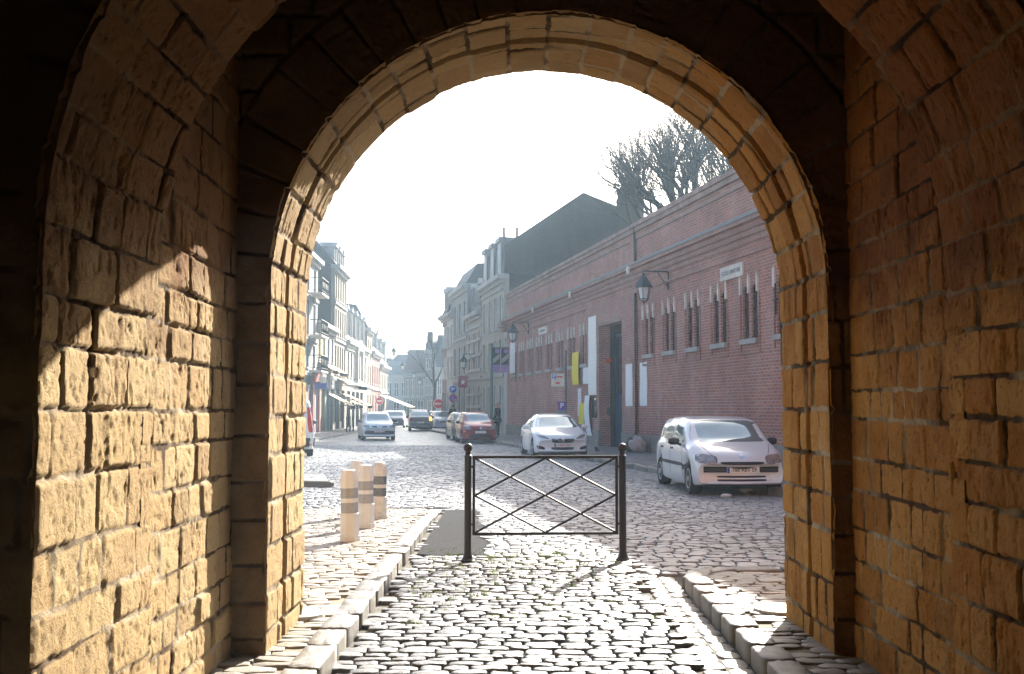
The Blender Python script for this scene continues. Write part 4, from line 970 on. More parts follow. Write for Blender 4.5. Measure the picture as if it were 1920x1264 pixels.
def body_loft(W, L, ks, axles, Rw, wc, bowF, bowR, nst=120):
    ys = np.linspace(-L / 2, L / 2, nst); zb, zs, zt, wb, wt = [smooth_interp(ks, ys, c) for c in range(1, 6)]
    for ya in axles:
        q = Rw ** 2 - (ys - ya) ** 2; zb = np.where(q > 0, np.maximum(zb, wc + np.sqrt(np.maximum(q, 0))), zb)
    rows = []
    for i in range(nst):
        b, s_, t, w, u = zb[i], zs[i], max(zt[i], zs[i] + .01), wb[i], wt[i]; b = min(b, s_ - .03); H = s_ - b; g = t - s_
        half = [(.0, b), (.72 * w, b), (.93 * w, b + .004), (.975 * w, b + min(.05, H * .2)), (.995 * w, b + H * .35), (1. * w, b + H * .62), (.99 * w, b + H * .84), (.965 * w, b + H * .96), (.945 * w, s_)]
        x0 = .945 * w
        half += [(x0 + (u - x0) * .33 + .012 * min(1, g * 3), s_ + g * .33), (x0 + (u - x0) * .66 + .012 * min(1, g * 3), s_ + g * .66), (u, s_ + g * .88), (u * .93, s_ + g * .965), (u * .75, s_ + g * .992), (u * .4, t + .006), (0, t + .010)]
        sy = sstep(L / 2 - .75, L / 2, ys[i]); ry = sstep(L / 2 - .6, L / 2, -ys[i])
        f = lambda x: ys[i] - bowF * (x / (W / 2)) ** 2 * sy + bowR * (x / (W / 2)) ** 2 * ry
        rows.append([(x, f(x), z) for x, z in half] + [(-x, f(x), z) for x, z in half[-2:0:-1]])
    return np.array(rows)
def make_car(name, label, cat, loc, rz, D, scale=1.0, group=None):
    t = thing(name, label, cat, loc, rz, group); t.scale = (scale,) * 3
    W_, L_ = D['W'], D['L']; rows = body_loft(W_, L_, D['ks'], D['axles'], D['Rw'], D['wc'], D.get('bf', .16), D.get('br', .10))
    n, k = rows.shape[:2]; V = rows.reshape(-1, 3); Q = []
    for i in range(n - 1):
        for j in range(k): Q.append((i * k + j, i * k + (j + 1) % k, (i + 1) * k + (j + 1) % k, (i + 1) * k + j))
    V = [tuple(v) for v in V]; T = []
    for i, fl in ((0, 1), (n - 1, 0)):
        c = len(V); V.append(tuple(np.mean(rows[i], 0)))
        for j in range(k): T.append((c, i * k + j, i * k + (j + 1) % k) if fl else (c, i * k + (j + 1) % k, i * k + j))
    m = MB().add(V, Q + T); body = m.build('body', D['paint'], t, 42)
    bvh = BVHTree.FromPolygons([Vector(v) for v in V], Q + T)
    dp = {}; LP = []
    for it in D['parts']:
        nm, view, C, mt = it[:4]; o = it[4] if len(it) > 4 else {}
        if nm == 'headlight' and not o.get('rim'):
            q = np.array(C, float); c0 = q.mean(0); D_ = [tuple(c0 + (p_ - c0) * 1.13) for p_ in q]; LP.append((nm, D_, o))
        mir = o.get('mirror'); par = dp.get(o.get('under'), t)
        for s_ in ((1, -1) if mir else (1,)):
            CC = C if s_ == 1 else ([(-C[1][0], C[1][1]), (-C[0][0], C[0][1]), (-C[3][0], C[3][1]), (-C[2][0], C[2][1])] if view in ('front', 'rear') else C)
            vw = view if s_ == 1 or view in ('front', 'rear') else ('left' if view == 'right' else 'right')
            dp[nm] = patch(bvh, vw, CC, o.get('p', 6), o.get('off', .004)).build(nm, mt, par, 40)
    for nm, C, o in LP:
        for s_ in (1, -1):
            CC = C if s_ == 1 else [(-C[1][0], C[1][1]), (-C[0][0], C[0][1]), (-C[3][0], C[3][1]), (-C[2][0], C[2][1])]
            patch(bvh, 'front', CC, o.get('p', 6), .003).build('headlight_seal', GREYPL, t, 40)
    # wheels
    r = D['wr']
    for ya in D['axles']:
        for s_ in (-1, 1):
            w = MB().lathe([(r * .62, -.085), (r * .80, -.10), (r * .95, -.095), (r, -.07), (r, .07), (r * .95, .095), (r * .80, .10), (r * .62, .085)], 28, (0, 0, 0), 'x').build('wheel', TYRE, t, 50)
            w.location = (s_ * (W_ / 2 - .125), ya, r)
            m = MB().lathe([(r * .64, .06), (r * .65, .092), (r * .60, .096), (r * .56, .080), (r * .22, .072), (r * .18, .098), (.02, .10)], 28, (0, 0, 0), 'x'); rim = m.build('rim', D.get('rim', RIM), w, 40)
            if s_ < 0: rim.rotation_euler = (0, 0, math.pi)
            m = MB()
            for q in range(9):
                a = 2 * math.pi * q / 9; ca, sa = math.cos(a), math.sin(a); vs = []
                for rr, hw in ((r * .28, .08), (r * .52, .17)):
                    for e in (-1, 1): vs.append((.087, ca * rr - sa * hw * r * e, sa * rr + ca * hw * r * e))
                m.add(vs + [(.06, y, z) for _, y, z in vs], [(0, 1, 3, 2), (4, 6, 7, 5), (0, 2, 6, 4), (1, 5, 7, 3), (0, 4, 5, 1), (2, 3, 7, 6)])
            m.build('rim_slots', BLACKPL, rim)
    m = MB(); m.box(-W_ / 2 + .26, W_ / 2 - .26, -L_ / 2 + .3, L_ / 2 - .3, D['wc'] - .11, D['wc'] + .12); m.build('underbody', BLACKPL, t)
    # mirrors
    if 'mirror' in D:
        mx, my, mz, mm = D['mirror']
        for s_ in (-1, 1):
            m = MB().lathe([(.01, -.10), (.06, -.085), (.075, -.02), (.07, .06), (.045, .10), (.01, .105)], 14, (s_ * (mx + .10), my, mz), 'x', 1., .95); m.tube([(s_ * (mx - .04), my + .02, mz - .08), (s_ * (mx + .06), my, mz - .03)], .026, 8)
            m.build('door_mirror', mm, t, 50)
    for (x, z, w, h, mt, vw) in D.get('plates', ()):
        s_ = 1 if vw == 'front' else -1; o = bvh.ray_cast(Vector((x, 6 * s_, z)), Vector((0, -s_, 0)))[0]; y = o.y + .032 * s_
        pl = MB().box(x - w / 2, x + w / 2, y - .008, y + .008, z - h / 2, z + h / 2).build('number_plate', mt, t, bevel=.003)
        if D.get('plate_eu'): MB().box(x + w / 2 * s_ - .045 * s_, x + w / 2 * s_ - .004 * s_, y + .0082 * s_, y + .0095 * s_, z - h / 2 + .004, z + h / 2 - .004).build('plate_band', PLATEB, pl)
        if D.get('plate_text'):
            text_obj(D['plate_text'], h * .82, D.get('plate_ink', INK), 'lettering', pl, (x - .02 * s_, y + .0085 * s_, z), (R(90), 0, R(180) if s_ > 0 else 0), .0008, .92)
    for (x0, z0, x1, z1) in D.get('wipers', ()):
        pts = []
        for f in np.linspace(0, 1, 6):
            h = bvh.ray_cast(Vector((x0 + (x1 - x0) * f, 6, z0 + (z1 - z0) * f)), Vector((0, -1, 0))); pts.append(h[0] + h[1] * .022)
        MB().tube(pts, .011, 6).build('wiper', BLACKPL, t)
    return t, bvh
P_SIL = mat_paint('paint_silver', (.68, .71, .74), .08, .30, .10); P_WHI = mat_paint('paint_white', (.80, .82, .84), .05, .30, .08); P_RED = mat_paint('paint_red', (.30, .012, .022), .2, .36)
P_GRE = mat_paint('paint_grey', (.26, .27, .28), .5, .36); P_DRK = mat_paint('paint_dark', (.035, .045, .055), .3, .35); P_BLU = mat_paint('paint_blue', (.03, .06, .10), .3, .36); P_OLV = mat_paint('paint_greengrey', (.10, .115, .10), .4, .36)
def sym(x, z0, z1, xt=None): return [(-x, z0), (x, z0), (xt or x, z1), (-(xt or x), z1)]
def hatch(L, W, H, paint, cowl, hood, rake=0., **k):
    """a small hatchback, stations from tail to nose: y, sill, shoulder, top, half width, half width of the top"""
    h = L / 2; w = W / 2; TW = k.pop('tw', .71)
    ks = [(-h, .36, .78, .84, w * .84, w * .72), (-h + .05, .26, .84, .95, w * .91, w * .74), (-h + .22, .22, .90, H * .86, w * .965, w * .70), (-h + .52, .19, .93, H * .965, w * .985, w * TW), (-h + 1.15, .17, .93, H, w, w * TW), (-.1, .17, .91, H, w, w * (TW + .005)),
          (.36 + rake, .17, .89, H * .965, w, w * TW), (.55 + rake, .17, .885, H * .905, w, w * (TW + .02)), (cowl, .17, .87, hood + .07, w * .99, w * .80), (cowl + .2, .17, .84, hood, w * .985, w * .82), (h - .42, .17, .78, hood - .06, w * .97, w * .80), (h - .20, .19, .72, hood - .14, w * .945, w * .77), (h - .08, .20, .64, hood - .22, w * .92, w * .75), (h - .02, .22, .58, hood - .30, w * .90, w * .74), (h, .25, .53, hood - .38, w * .88, w * .72)]
    d = dict(W=W, L=L, ks=ks, axles=(-h + .62, h - .76), Rw=.335, wc=.285, wr=.285, paint=paint, bf=.20, mirror=(w * .97, .55, .96, BLACKPL)); d.update(k); return d
def side_windows(y0, y1, y2, y3, z0, z1):
    return [('side_window', 'right', [(y0 + .06, z0), (y1, z0), (y1, z1), (y0 + .22, z1)], CARGLASS, dict(mirror=1, p=9)), ('side_window', 'right', [(y1 + .07, z0 - .01), (y3, z0 - .03), (y2, z1 - .01), (y1 + .07, z1)], CARGLASS, dict(mirror=1, p=9))]
def seams(ys, z0, z1): return [('door_seam', 'right', [(y, z0), (y + .012, z0), (y + .012, z1), (y, z1)], BLACKPL, dict(mirror=1, p=20, off=.002)) for y in ys]
FW = (.1957 / math.hypot(.1957, 1), -1 / math.hypot(.1957, 1))
CARRZ = math.atan2(-FW[0], FW[1])       # pointing down the street, towards the gate
def rzdeg(dev): return CARRZ + R(dev)

# 1: silver hatchback in front of the arch's right jamb
D = hatch(3.77, 1.64, 1.43, P_SIL, 1.06, .93, rake=.06, tw=.765, plate_eu=True, plate_text='788 ABV 59', plates=[(-.02, .475, .56, .115, PLATEW, 'front'), (0, .62, .52, .11, PLATEW, 'rear')], wipers=[(-.55, .985, -.02, 1.0), (.05, .985, .60, .99)])
D['parts'] = [('windscreen', 'front', [(-.71, .965), (.71, .965), (.585, 1.355), (-.585, 1.355)], CARGLASS, dict(p=9)), ('rear_window', 'rear', [(-.55, .98), (.55, .98), (.48, 1.27), (-.48, 1.27)], CARGLASS, dict(p=8)),
    ('headlight', 'front', [(.44, .585), (.735, .61), (.715, .76), (.43, .725)], LAMPCL, dict(mirror=1, p=4, off=.010)), ('indicator', 'front', [(-.765, .62), (-.715, .61), (-.715, .72), (-.755, .73)], LAMPOR, dict(p=4, off=.013)),
    ('grille', 'front', sym(.34, .575, .625, .40), BLACKPL, dict(p=4, off=.006)), ('bumper_strip', 'front', sym(.80, .43, .545), BLACKPL, dict(p=18, off=.02)), ('lower_grille', 'front', sym(.42, .335, .372), BLACKPL, dict(p=10, off=.006)), ('lower_grille', 'front', sym(.42, .272, .309), BLACKPL, dict(p=10, off=.006)),
    ('fog_lamp_cover', 'front', [(.50, .275), (.62, .275), (.62, .39), (.50, .39)], P_SIL, dict(mirror=1, p=2.2, off=.012)), ('badge', 'front', [(-.045, .665), (.045, .665), (.045, .76), (-.045, .76)], CHROME, dict(p=1.2, off=.010)),
    ('tail_light', 'rear', [(.52, .80), (.70, .80), (.66, 1.02), (.54, 1.02)], LAMPRD, dict(mirror=1, p=5)), ('bonnet_seam', 'front', [(.475, .74), (.487, .74), (.63, .93), (.618, .93)], GREYPL, dict(mirror=1, p=20, off=.002)), ('side_strip', 'right', [(-1.05, .50), (.85, .50), (.85, .565), (-1.05, .565)], BLACKPL, dict(mirror=1, p=20, off=.014))] + \
    [('side_window', 'right', [(-1.40, .99), (-1.12, .98), (-1.12, 1.25), (-1.28, 1.23)], CARGLASS, dict(mirror=1, p=9)), ('side_window', 'right', [(-1.06, .98), (-.22, .96), (-.22, 1.30), (-1.06, 1.26)], CARGLASS, dict(mirror=1, p=12)), ('side_window', 'right', [(-.15, .96), (.80, .945), (.42, 1.27), (-.15, 1.30)], CARGLASS, dict(mirror=1, p=12))] + \
    seams((-1.09, -.19, .80), .30, .92) + [('door_handle', 'right', [(y, .79), (y + .16, .79), (y + .16, .825), (y, .825)], BLACKPL, dict(mirror=1, p=4, off=.02)) for y in (-1.0, -.12)]
D['parts'] += [('windscreen_sticker', 'front', [(-.60, z), (-.545, z), (-.545, z + .035), (-.60, z + .035)], PLATEW, dict(p=9, off=.007)) for z in (1.04, 1.11)]
D['axles'] = (-1.27, 1.18)
make_car('silver_hatchback', 'silver five door hatchback with a plate reading 788 ABV 59, parked nearest the arch', 'car', (4.05, 21.35, 0), rzdeg(-7.4), D, 1.0)[0].scale = (1.07, 1.05, 1.0)
# 2: white coupe
D = hatch(4.4, 1.78, 1.38, P_WHI, 1.12, .90, rake=.02, plate_eu=True, plate_text='1 BGH 343', plate_ink=REDINK, plates=[(0, .42, .54, .115, PLATEW, 'front')], bf=.26, mirror=(.86, .62, .96, P_WHI))
h = 2.2; w = .89
D['ks'] = [(-h, .36, .72, .80, w * .80, w * .66), (-h + .06, .28, .82, .93, w * .88, w * .70), (-h + .45, .22, .90, 1.0, w * .95, w * .70), (-1.25, .19, .93, 1.24, w * .98, w * .62), (-.75, .17, .92, 1.355, w, w * .62), (-.1, .17, .90, 1.38, w, w * .64), (.30, .17, .885, 1.335, w, w * .655), (1.12, .17, .86, .95, w * .99, w * .80), (1.4, .17, .82, .88, w * .985, w * .80), (h - .5, .17, .76, .81, w * .965, w * .76), (h - .2, .18, .68, .73, w * .92, w * .72), (h - .07, .20, .60, .65, w * .88, w * .68), (h - .02, .22, .54, .59, w * .85, w * .65), (h, .25, .50, .54, w * .83, w * .62)]
D['axles'] = (-1.34, 1.30); D['Rw'] = .36; D['wc'] = .315; D['wr'] = .32
D['parts'] = [('windscreen', 'front', [(-.72, .945), (.72, .945), (.55, 1.30), (-.55, 1.30)], CARGLASS, dict(p=9)), ('headlight', 'front', [(.40, .60), (.70, .655), (.78, .755), (.57, .715)], LAMPCL, dict(mirror=1, p=3.5, off=.008)),
    ('grille', 'front', sym(.30, .495, .615, .38), BLACKPL, dict(p=7, off=.008)), ('lower_grille', 'front', sym(.32, .27, .35, .38), BLACKPL, dict(p=6, off=.006)), ('fog_lamp_recess', 'front', [(.54, .27), (.76, .30), (.80, .42), (.56, .36)], BLACKPL, dict(mirror=1, p=4, off=.008)),
    ('grille_bar', 'front', [(-.27, .50), (-.24, .50), (.29, .61), (.26, .61)], CHROME, dict(p=14, off=.014)), ('badge', 'front', [(-.05, .51), (.05, .51), (.05, .605), (-.05, .605)], CHROME, dict(p=2, off=.018)),
    ('side_window', 'right', [(-1.15, .98), (.78, .94), (.28, 1.26), (-.70, 1.27)], CARGLASS, dict(mirror=1, p=7)), ('tail_light', 'rear', [(.52, .66), (.70, .66), (.68, .86), (.54, .86)], LAMPRD, dict(mirror=1))] + seams((-.45, .84), .28, .9)
D['parts'] += [('door_handle', 'right', [(-.38, .78), (-.2, .78), (-.2, .81), (-.38, .81)], P_WHI, dict(mirror=1, p=4, off=.02))]
make_car('white_coupe', 'white coupe with a dark wide grille parked beside the brick hall', 'car', (1.36, 36.0, 0), rzdeg(-4.5), D, 1.02)
# 3: red hatchback
D = hatch(3.66, 1.66, 1.46, P_RED, 1.0, .96, plates=[(0, .52, .52, .11, PLATEW, 'front')], mirror=(.81, .55, .98, BLACKPL))
D['parts'] = [('windscreen', 'front', [(-.68, 1.0), (.68, 1.0), (.54, 1.38), (-.54, 1.38)], CARGLASS, dict(p=9)), ('headlight', 'front', [(.42, .64), (.68, .66), (.72, .84), (.50, .82)], LAMPCL, dict(mirror=1, p=5, off=.012)), ('lower_grille', 'front', sym(.55, .26, .42, .50), BLACKPL, dict(p=8, off=.006)),
    ('grille', 'front', sym(.36, .59, .64), BLACKPL, dict(p=8)), ('badge', 'front', [(-.06, .66), (.06, .66), (.06, .74), (-.06, .74)], CHROME, dict(p=2, off=.012)), ('fog_lamp', 'front', [(.62, .32), (.70, .32), (.70, .40), (.62, .40)], LAMPCL, dict(mirror=1, p=2.2, off=.008)), ('indicator', 'front', [(.68, .52), (.76, .53), (.76, .58), (.68, .57)], LAMPOR, dict(mirror=1, p=3))] + side_windows(-1.35, -.25, .46, .82, .97, 1.30) + seams((-.22, .82), .3, .93)
make_car('red_hatchback', 'dark red hatchback parked at the kerb beside the man in black', 'car', (-1.72, 50.2, 0), rzdeg(-1), D, .97)
# 4: dark hatchback behind it
D = hatch(3.9, 1.66, 1.44, P_OLV, 1.0, .95)
D['parts'] = [('windscreen', 'front', [(-.68, .99), (.68, .99), (.54, 1.36), (-.54, 1.36)], CARGLASS, dict(p=9)), ('headlight', 'front', [(.45, .62), (.72, .64), (.72, .78), (.48, .76)], LAMPCL, dict(mirror=1, off=.012)), ('grille', 'front', sym(.36, .58, .64), BLACKPL)] + side_windows(-1.45, -.25, .46, .82, .97, 1.28)
make_car('dark_hatchback', 'dark greenish car half hidden behind the red hatchback', 'car', (-2.42, 55.0, 0), rzdeg(0), D, .97)
# 5: silver compact driving towards the camera
D = hatch(4.2, 1.77, 1.47, P_SIL, 1.10, .97, rake=.1, plates=[(0, .47, .54, .12, plain('plate_pinkish', (.62, .50, .50), .4), 'front')], mirror=(.87, .62, 1.0, BLACKPL), bf=.22)
D['parts'] = [('windscreen', 'front', [(-.74, .99), (.74, .99), (.58, 1.39), (-.58, 1.39)], CARGLASS, dict(p=9)), ('headlight', 'front', [(.52, .66), (.78, .68), (.82, .80), (.56, .77)], LAMPCL, dict(mirror=1, off=.012, p=4)), ('grille', 'front', [(.12, .665), (.40, .675), (.40, .735), (.14, .735)], BLACKPL, dict(mirror=1, off=.008)),
    ('lower_grille', 'front', sym(.74, .30, .50, .80), BLACKPL, dict(p=6, off=.008)), ('badge', 'front', [(-.06, .64), (.06, .64), (.06, .75), (-.06, .75)], CHROME, dict(p=1.2, off=.012))] + side_windows(-1.6, -.25, .56, .95, .98, 1.30) + seams((-.22, .92), .3, .93)
make_car('silver_compact', 'silver compact car driving towards the arch on the left of the street', 'car', (-6.95, 54.8, 0), rzdeg(1), D, .95)
# 6: grey saloon seen from behind
D = hatch(4.25, 1.74, 1.52, P_GRE, 1.15, .95, plates=[(0, .60, .52, .11, PLATEW, 'rear')], br=.10); w = .87; h = 2.125
D['ks'] = [(-h, .36, .72, .80, w * .90, w * .76), (-h + .04, .28, .92, 1.0, w * .95, w * .80), (-h + .40, .22, .96, 1.04, w * .98, w * .80), (-1.15, .2, .96, 1.36, w, w * .68), (-.8, .19, .95, 1.49, w, w * .68)] + [k for k in D['ks'] if k[0] > -.5]
D['parts'] = [('rear_window', 'rear', [(-.62, 1.07), (.62, 1.07), (.52, 1.40), (-.52, 1.40)], CARGLASS, dict(p=9)), ('tail_light', 'rear', [(-.80, .72), (-.62, .72), (-.60, .98), (-.78, .98)], LAMPRD, dict(p=5, off=.01)), ('tail_light', 'rear', [(.62, .72), (.80, .72), (.78, .98), (.60, .98)], emis('lit_amber', (1, .42, .05), 1.2), dict(p=5, off=.01)), ('bumper_strip', 'rear', sym(.78, .46, .56), GREYPL, dict(p=12, off=.012)), ('lower_panel', 'rear', sym(.76, .37, .45), BLACKPL, dict(p=9, off=.006)), ('boot_seam', 'rear', sym(.58, .68, .69), BLACKPL, dict(p=20))] + side_windows(-1.2, -.25, .46, .85, 1.0, 1.36)
make_car('grey_saloon', 'grey saloon seen from behind with its right tail light glowing amber', 'car', (-6.6, 76.8, 0), rzdeg(180 - 5), D, .98)
# 7..10: small far cars
def far_car(name, lab, paint, loc, rz, sc=.95):
    D = hatch(3.9, 1.66, 1.45, paint, 1.0, .95, plates=[(0, .5, .5, .11, PLATEW, 'front')])
    D['parts'] = [('windscreen', 'front', [(-.68, .99), (.68, .99), (.54, 1.37), (-.54, 1.37)], CARGLASS, dict(p=9)), ('rear_window', 'rear', [(-.55, 1.0), (.55, 1.0), (.48, 1.27), (-.48, 1.27)], CARGLASS, dict(p=8)), ('headlight', 'front', [(.45, .62), (.72, .64), (.72, .78), (.48, .76)], LAMPCL, dict(mirror=1, off=.012)), ('tail_light', 'rear', [(.52, .80), (.70, .80), (.66, 1.02), (.54, 1.02)], LAMPRD, dict(mirror=1, p=5)), ('grille', 'front', sym(.36, .57, .64), BLACKPL)] + side_windows(-1.45, -.25, .46, .82, .97, 1.28)
    make_car(name, lab, 'car', loc, rz, D, sc, 'cars parked far down the street')
far_car('blue_hatchback', 'dark blue car seen just right of the oncoming silver compact', P_BLU, (-9.45, 88, 0), rzdeg(-10))
far_car('silver_hatchback', 'pale car mostly hidden behind the oncoming silver compact', P_SIL, (-10.75, 93, 0), rzdeg(-10))
far_car('silver_hatchback', 'silver car parked under the right-hand no entry sign', P_SIL, (-5.35, 81, 0), rzdeg(0))
far_car('dark_hatchback', 'black car left of the right-hand no entry sign', P_DRK, (-6.2, 87, 0), rzdeg(178))
# van
D = dict(W=1.82, L=4.2, axles=(-1.4, 1.35), Rw=.35, wc=.31, wr=.31, paint=P_WHI, bf=.2, br=.06, mirror=(.92, .8, 1.1, BLACKPL))
w = .91; h = 2.1
D['ks'] = [(-h, .34, 1.0, 1.45, w * .94, w * .80), (-h + .05, .27, 1.05, 1.72, w * .965, w * .80), (-h + .2, .24, 1.08, 1.87, w * .985, w * .81), (-1.2, .2, 1.08, 1.92, w, w * .81), (.1, .2, 1.05, 1.90, w, w * .80), (.45, .2, 1.03, 1.80, w, w * .78), (1.15, .2, 1.0, 1.12, w, w * .8), (1.7, .2, .9, .98, w * .97, w * .78), (2.0, .22, .68, .74, w * .9, w * .7), (2.1, .26, .5, .56, w * .86, w * .66)]
D['parts'] = [('windscreen', 'front', [(-.75, 1.13), (.75, 1.13), (.6, 1.74), (-.6, 1.74)], CARGLASS, dict(p=9)), ('rear_window', 'rear', [(-.56, 1.15), (.56, 1.15), (.52, 1.62), (-.52, 1.62)], CARGLASS, dict(p=9)), ('tail_light', 'right', [(-1.99, .80), (-1.80, .80), (-1.90, 1.62), (-1.97, 1.62)], LAMPRD, dict(mirror=1, p=4, off=.012)), ('tail_light', 'rear', [(.69, .80), (.85, .80), (.72, 1.62), (.63, 1.62)], LAMPRD, dict(mirror=1, p=5, off=.012)), ('bumper', 'rear', sym(.90, .32, .62), BLACKPL, dict(p=10, off=.05)), ('bumper_side', 'right', [(-1.99, .34), (-1.76, .34), (-1.76, .62), (-1.99, .62)], BLACKPL, dict(mirror=1, p=12, off=.03)), ('side_window', 'right', [(.0, 1.1), (.95, 1.08), (.5, 1.62), (.0, 1.66)], CARGLASS, dict(mirror=1, p=9))]
make_car('white_van', 'white van with tall red tail lights, cut off by the left jamb of the arch', 'van', (-7.82, 36.8, 0), R(14), D, 1.0)

# ------------------------------------------------------------------ people and a bird
def skinned(name, pts, edges, rad, mat, parent, root=0, sub=1):
    me = bpy.data.meshes.new(name); me.from_pydata(pts, edges, []); o = link(name, me, mat, parent)
    sk = o.modifiers.new('skin', 'SKIN'); sk.use_smooth_shade = True
    for i, r in enumerate(rad):
        v = me.skin_vertices[0].data[i]; v.radius = r if hasattr(r, '__len__') else (r, r); v.use_root = (i == root)
    su = o.modifiers.new('sub', 'SUBSURF'); su.levels = sub; su.render_levels = sub
    return o
SKIN = plain('skin', (.45, .27, .19), .6, var=.08); HAIRG = plain('hair_grey', (.30, .28, .26), .8, var=.2, scale=30); HAIRD = plain('hair_dark', (.03, .022, .018), .7, var=.2, scale=30)
CLB = plain('black_cloth', (.012, .014, .02), .9, var=.25, scale=12, bmp=.004); CLG = plain('grey_cloth', (.08, .08, .09), .9, var=.2, scale=12); SHOE = plain('shoe_leather', (.015, .012, .01), .5)
def person(label, loc, rz, cloth, trouser, hair, h=1.75, stride=.05, arm=.0, lean=0.):
    t = thing('person', label, 'person', loc, rz); k = h / 1.75; t.scale = (k,) * 3
    def arm_pts(s): return [(s * .19, .0 + lean, 1.42), (s * .245, .02 + lean - .02, 1.14), (s * .235, .10 + arm + lean, .90), (s * .23, .13 + arm * 1.25 + lean, .83)]
    P = [(0, 0, .95), (0, .01, 1.15), (0, lean, 1.40), (0, lean + .01, 1.50), (0, lean + .03, 1.58), (0, lean + .035, 1.66), (0, lean + .03, 1.72)]; E = [(i, i + 1) for i in range(6)]; Rr = [(.13, .10), (.13, .10), (.15, .10), .055, (.072, .085), (.08, .10), (.06, .08)]
    for s in (-1, 1):
        n = len(P); ap = arm_pts(s); P += ap; E += [(2, n), (n, n + 1), (n + 1, n + 2), (n + 2, n + 3)]; Rr += [.06, .045, .032, (.022, .038)]
        hx, hy, hz = ap[3]
        for f, (dx, dy, dl) in enumerate(((-.012 * s, .034, .075), (0, .013, .09), (0, -.008, .085), (0, -.028, .065))):
            m_ = len(P); P += [(hx + dx, hy + dy, hz - .045), (hx + dx - .01 * s, hy + dy + .006, hz - .045 - dl * .55), (hx + dx - .022 * s, hy + dy + .012, hz - .04 - dl)]; E += [(n + 3, m_), (m_, m_ + 1), (m_ + 1, m_ + 2)]; Rr += [.010, .009, .008]
        m_ = len(P); P += [(hx - .012 * s, hy + .05, hz - .01), (hx - .02 * s, hy + .065, hz - .05)]; E += [(n + 3, m_), (m_, m_ + 1)]; Rr += [.011, .009]
        n = len(P); P += [(s * .10, 0, .88), (s * .105, s * stride * .4 + .02, .50), (s * .11, s * stride - .02, .10), (s * .12, s * stride + .10, .05)]; E += [(0, n), (n, n + 1), (n + 1, n + 2), (n + 2, n + 3)]; Rr += [.085, .058, .042, .035]
    skinned('body', P, E, Rr, SKIN, t)
    m = MB(); m.lathe([(.005, -.02), (.016, -.01), (.012, .01), (.004, .03)], 8, (0, lean + .135, 1.63)); m.build('nose', SKIN, t, 60)
    m = MB()
    for s in (-1, 1): m.lathe([(.003, -.012), (.012, 0), (.003, .012)], 8, (s * .033, lean + .118, 1.66), 'y')
    m.build('eyes', INK, t, 60)
    skinned('hair', [(0, lean + .0, 1.74), (0, lean - .04, 1.70), (0, lean - .05, 1.62)], [(0, 1), (1, 2)], [(.075, .09), (.088, .09), (.07, .06)], hair, t)
    C = [(0, 0, .80), (0, 0, .95), (0, .01, 1.18), (0, lean, 1.40), (0, lean, 1.46)]; E = [(i, i + 1) for i in range(4)]; Rr = [(.20, .16), (.18, .145), (.175, .135), (.175, .12), (.085, .08)]
    for s in (-1, 1):
        n = len(C); C += arm_pts(s)[:3]; E += [(3, n), (n, n + 1), (n + 1, n + 2)]; Rr += [.085, .068, .05]
    skinned('coat', C, E, Rr, cloth, t)
    C = [(0, 0, .93)]; E = []; Rr = [(.15, .12)]
    for s in (-1, 1):
        n = len(C); C += [(s * .10, 0, .84), (s * .105, s * stride * .4 + .02, .50), (s * .11, s * stride - .02, .09)]; E += [(0, n), (n, n + 1), (n + 1, n + 2)]; Rr += [.105, .082, .068]
    skinned('trousers', C, E, Rr, trouser, t)
    for s in (-1, 1): skinned('shoe', [(s * .11, s * stride - .04, .05), (s * .115, s * stride + .08, .04), (s * .12, s * stride + .17, .03)], [(0, 1), (1, 2)], [(.045, .045), (.05, .04), (.035, .025)], SHOE, t)
    return t
person('grey haired man in a long black coat standing on the right pavement', (-.70, 52.9, .13), R(70), CLB, CLB, HAIRG, 1.74, .04, .05, .01)
person('dark clothed pedestrian behind the car under the round blue signs', (-4.1, 74, .13), R(20), CLB, CLG, HAIRD, 1.68, .12)
person('pedestrian in grey by the awning on the left pavement', (-11.0, 72, .10), R(100), CLG, CLB, HAIRD, 1.7, .14)
PIG = plain('pigeon_grey', (.10, .11, .13), .7, var=.3, scale=40)
t = thing('pigeon', 'grey pigeon on the pavement left of the right barrier post', 'bird', gr(1119, 852, .125), R(150))
skinned('body', [(0, -.17, .09), (0, -.06, .13), (0, .04, .15), (0, .08, .21), (0, .10, .25), (0, .145, .245)], [(i, i + 1) for i in range(5)], [(.03, .01), (.05, .05), (.055, .06), .03, .028, .008], PIG, t, 1, 2)
for s in (-1, 1): MB().tube([(s * .025, .0, .10), (s * .028, .01, .0), (s * .028, .05, .004)], .006, 6).build('leg', plain('bird_leg', (.35, .10, .08), .6), t)
# bags by the doorway, litter
def lump(name, lab, cat, loc, sx, sy, sz, mat, seed, amp=.16):
    rg = np.random.RandomState(seed); n, k = 18, 26; V = []
    for i in range(n):
        a = math.pi * i / (n - 1)
        for j in range(k):
            b = 2 * math.pi * j / k; x, y, z = math.sin(a) * math.cos(b), math.sin(a) * math.sin(b), math.cos(a)
            d = 1 + amp * (float(fbm(np.array(x * 2.2 + z * 1.4 + 5), np.array(y * 2.2 - z + 7), seed)) * 2 - 1) * 1.6
            V.append((x * d * sx, y * d * sy, max(0, (z * d * .55 + .47)) * sz))
    m = MB(); m.add(V, [(i * k + j, i * k + (j + 1) % k, (i + 1) * k + (j + 1) % k, (i + 1) * k + j) for i in range(n - 1) for j in range(k)])
    o = m.build(name, mat, None, 60); o.location = loc; return tag(o, lab, cat)
P = gr(1196, 848, .12); lump('pale_sack', 'lumpy pale stone coloured sack leaning on the plinth right of the doorway', 'sack', P, .30, .24, .50, plain('sack_cloth', (.42, .37, .35), .85, var=.3, scale=7, bmp=.02, dirt=.4), 5, .34)
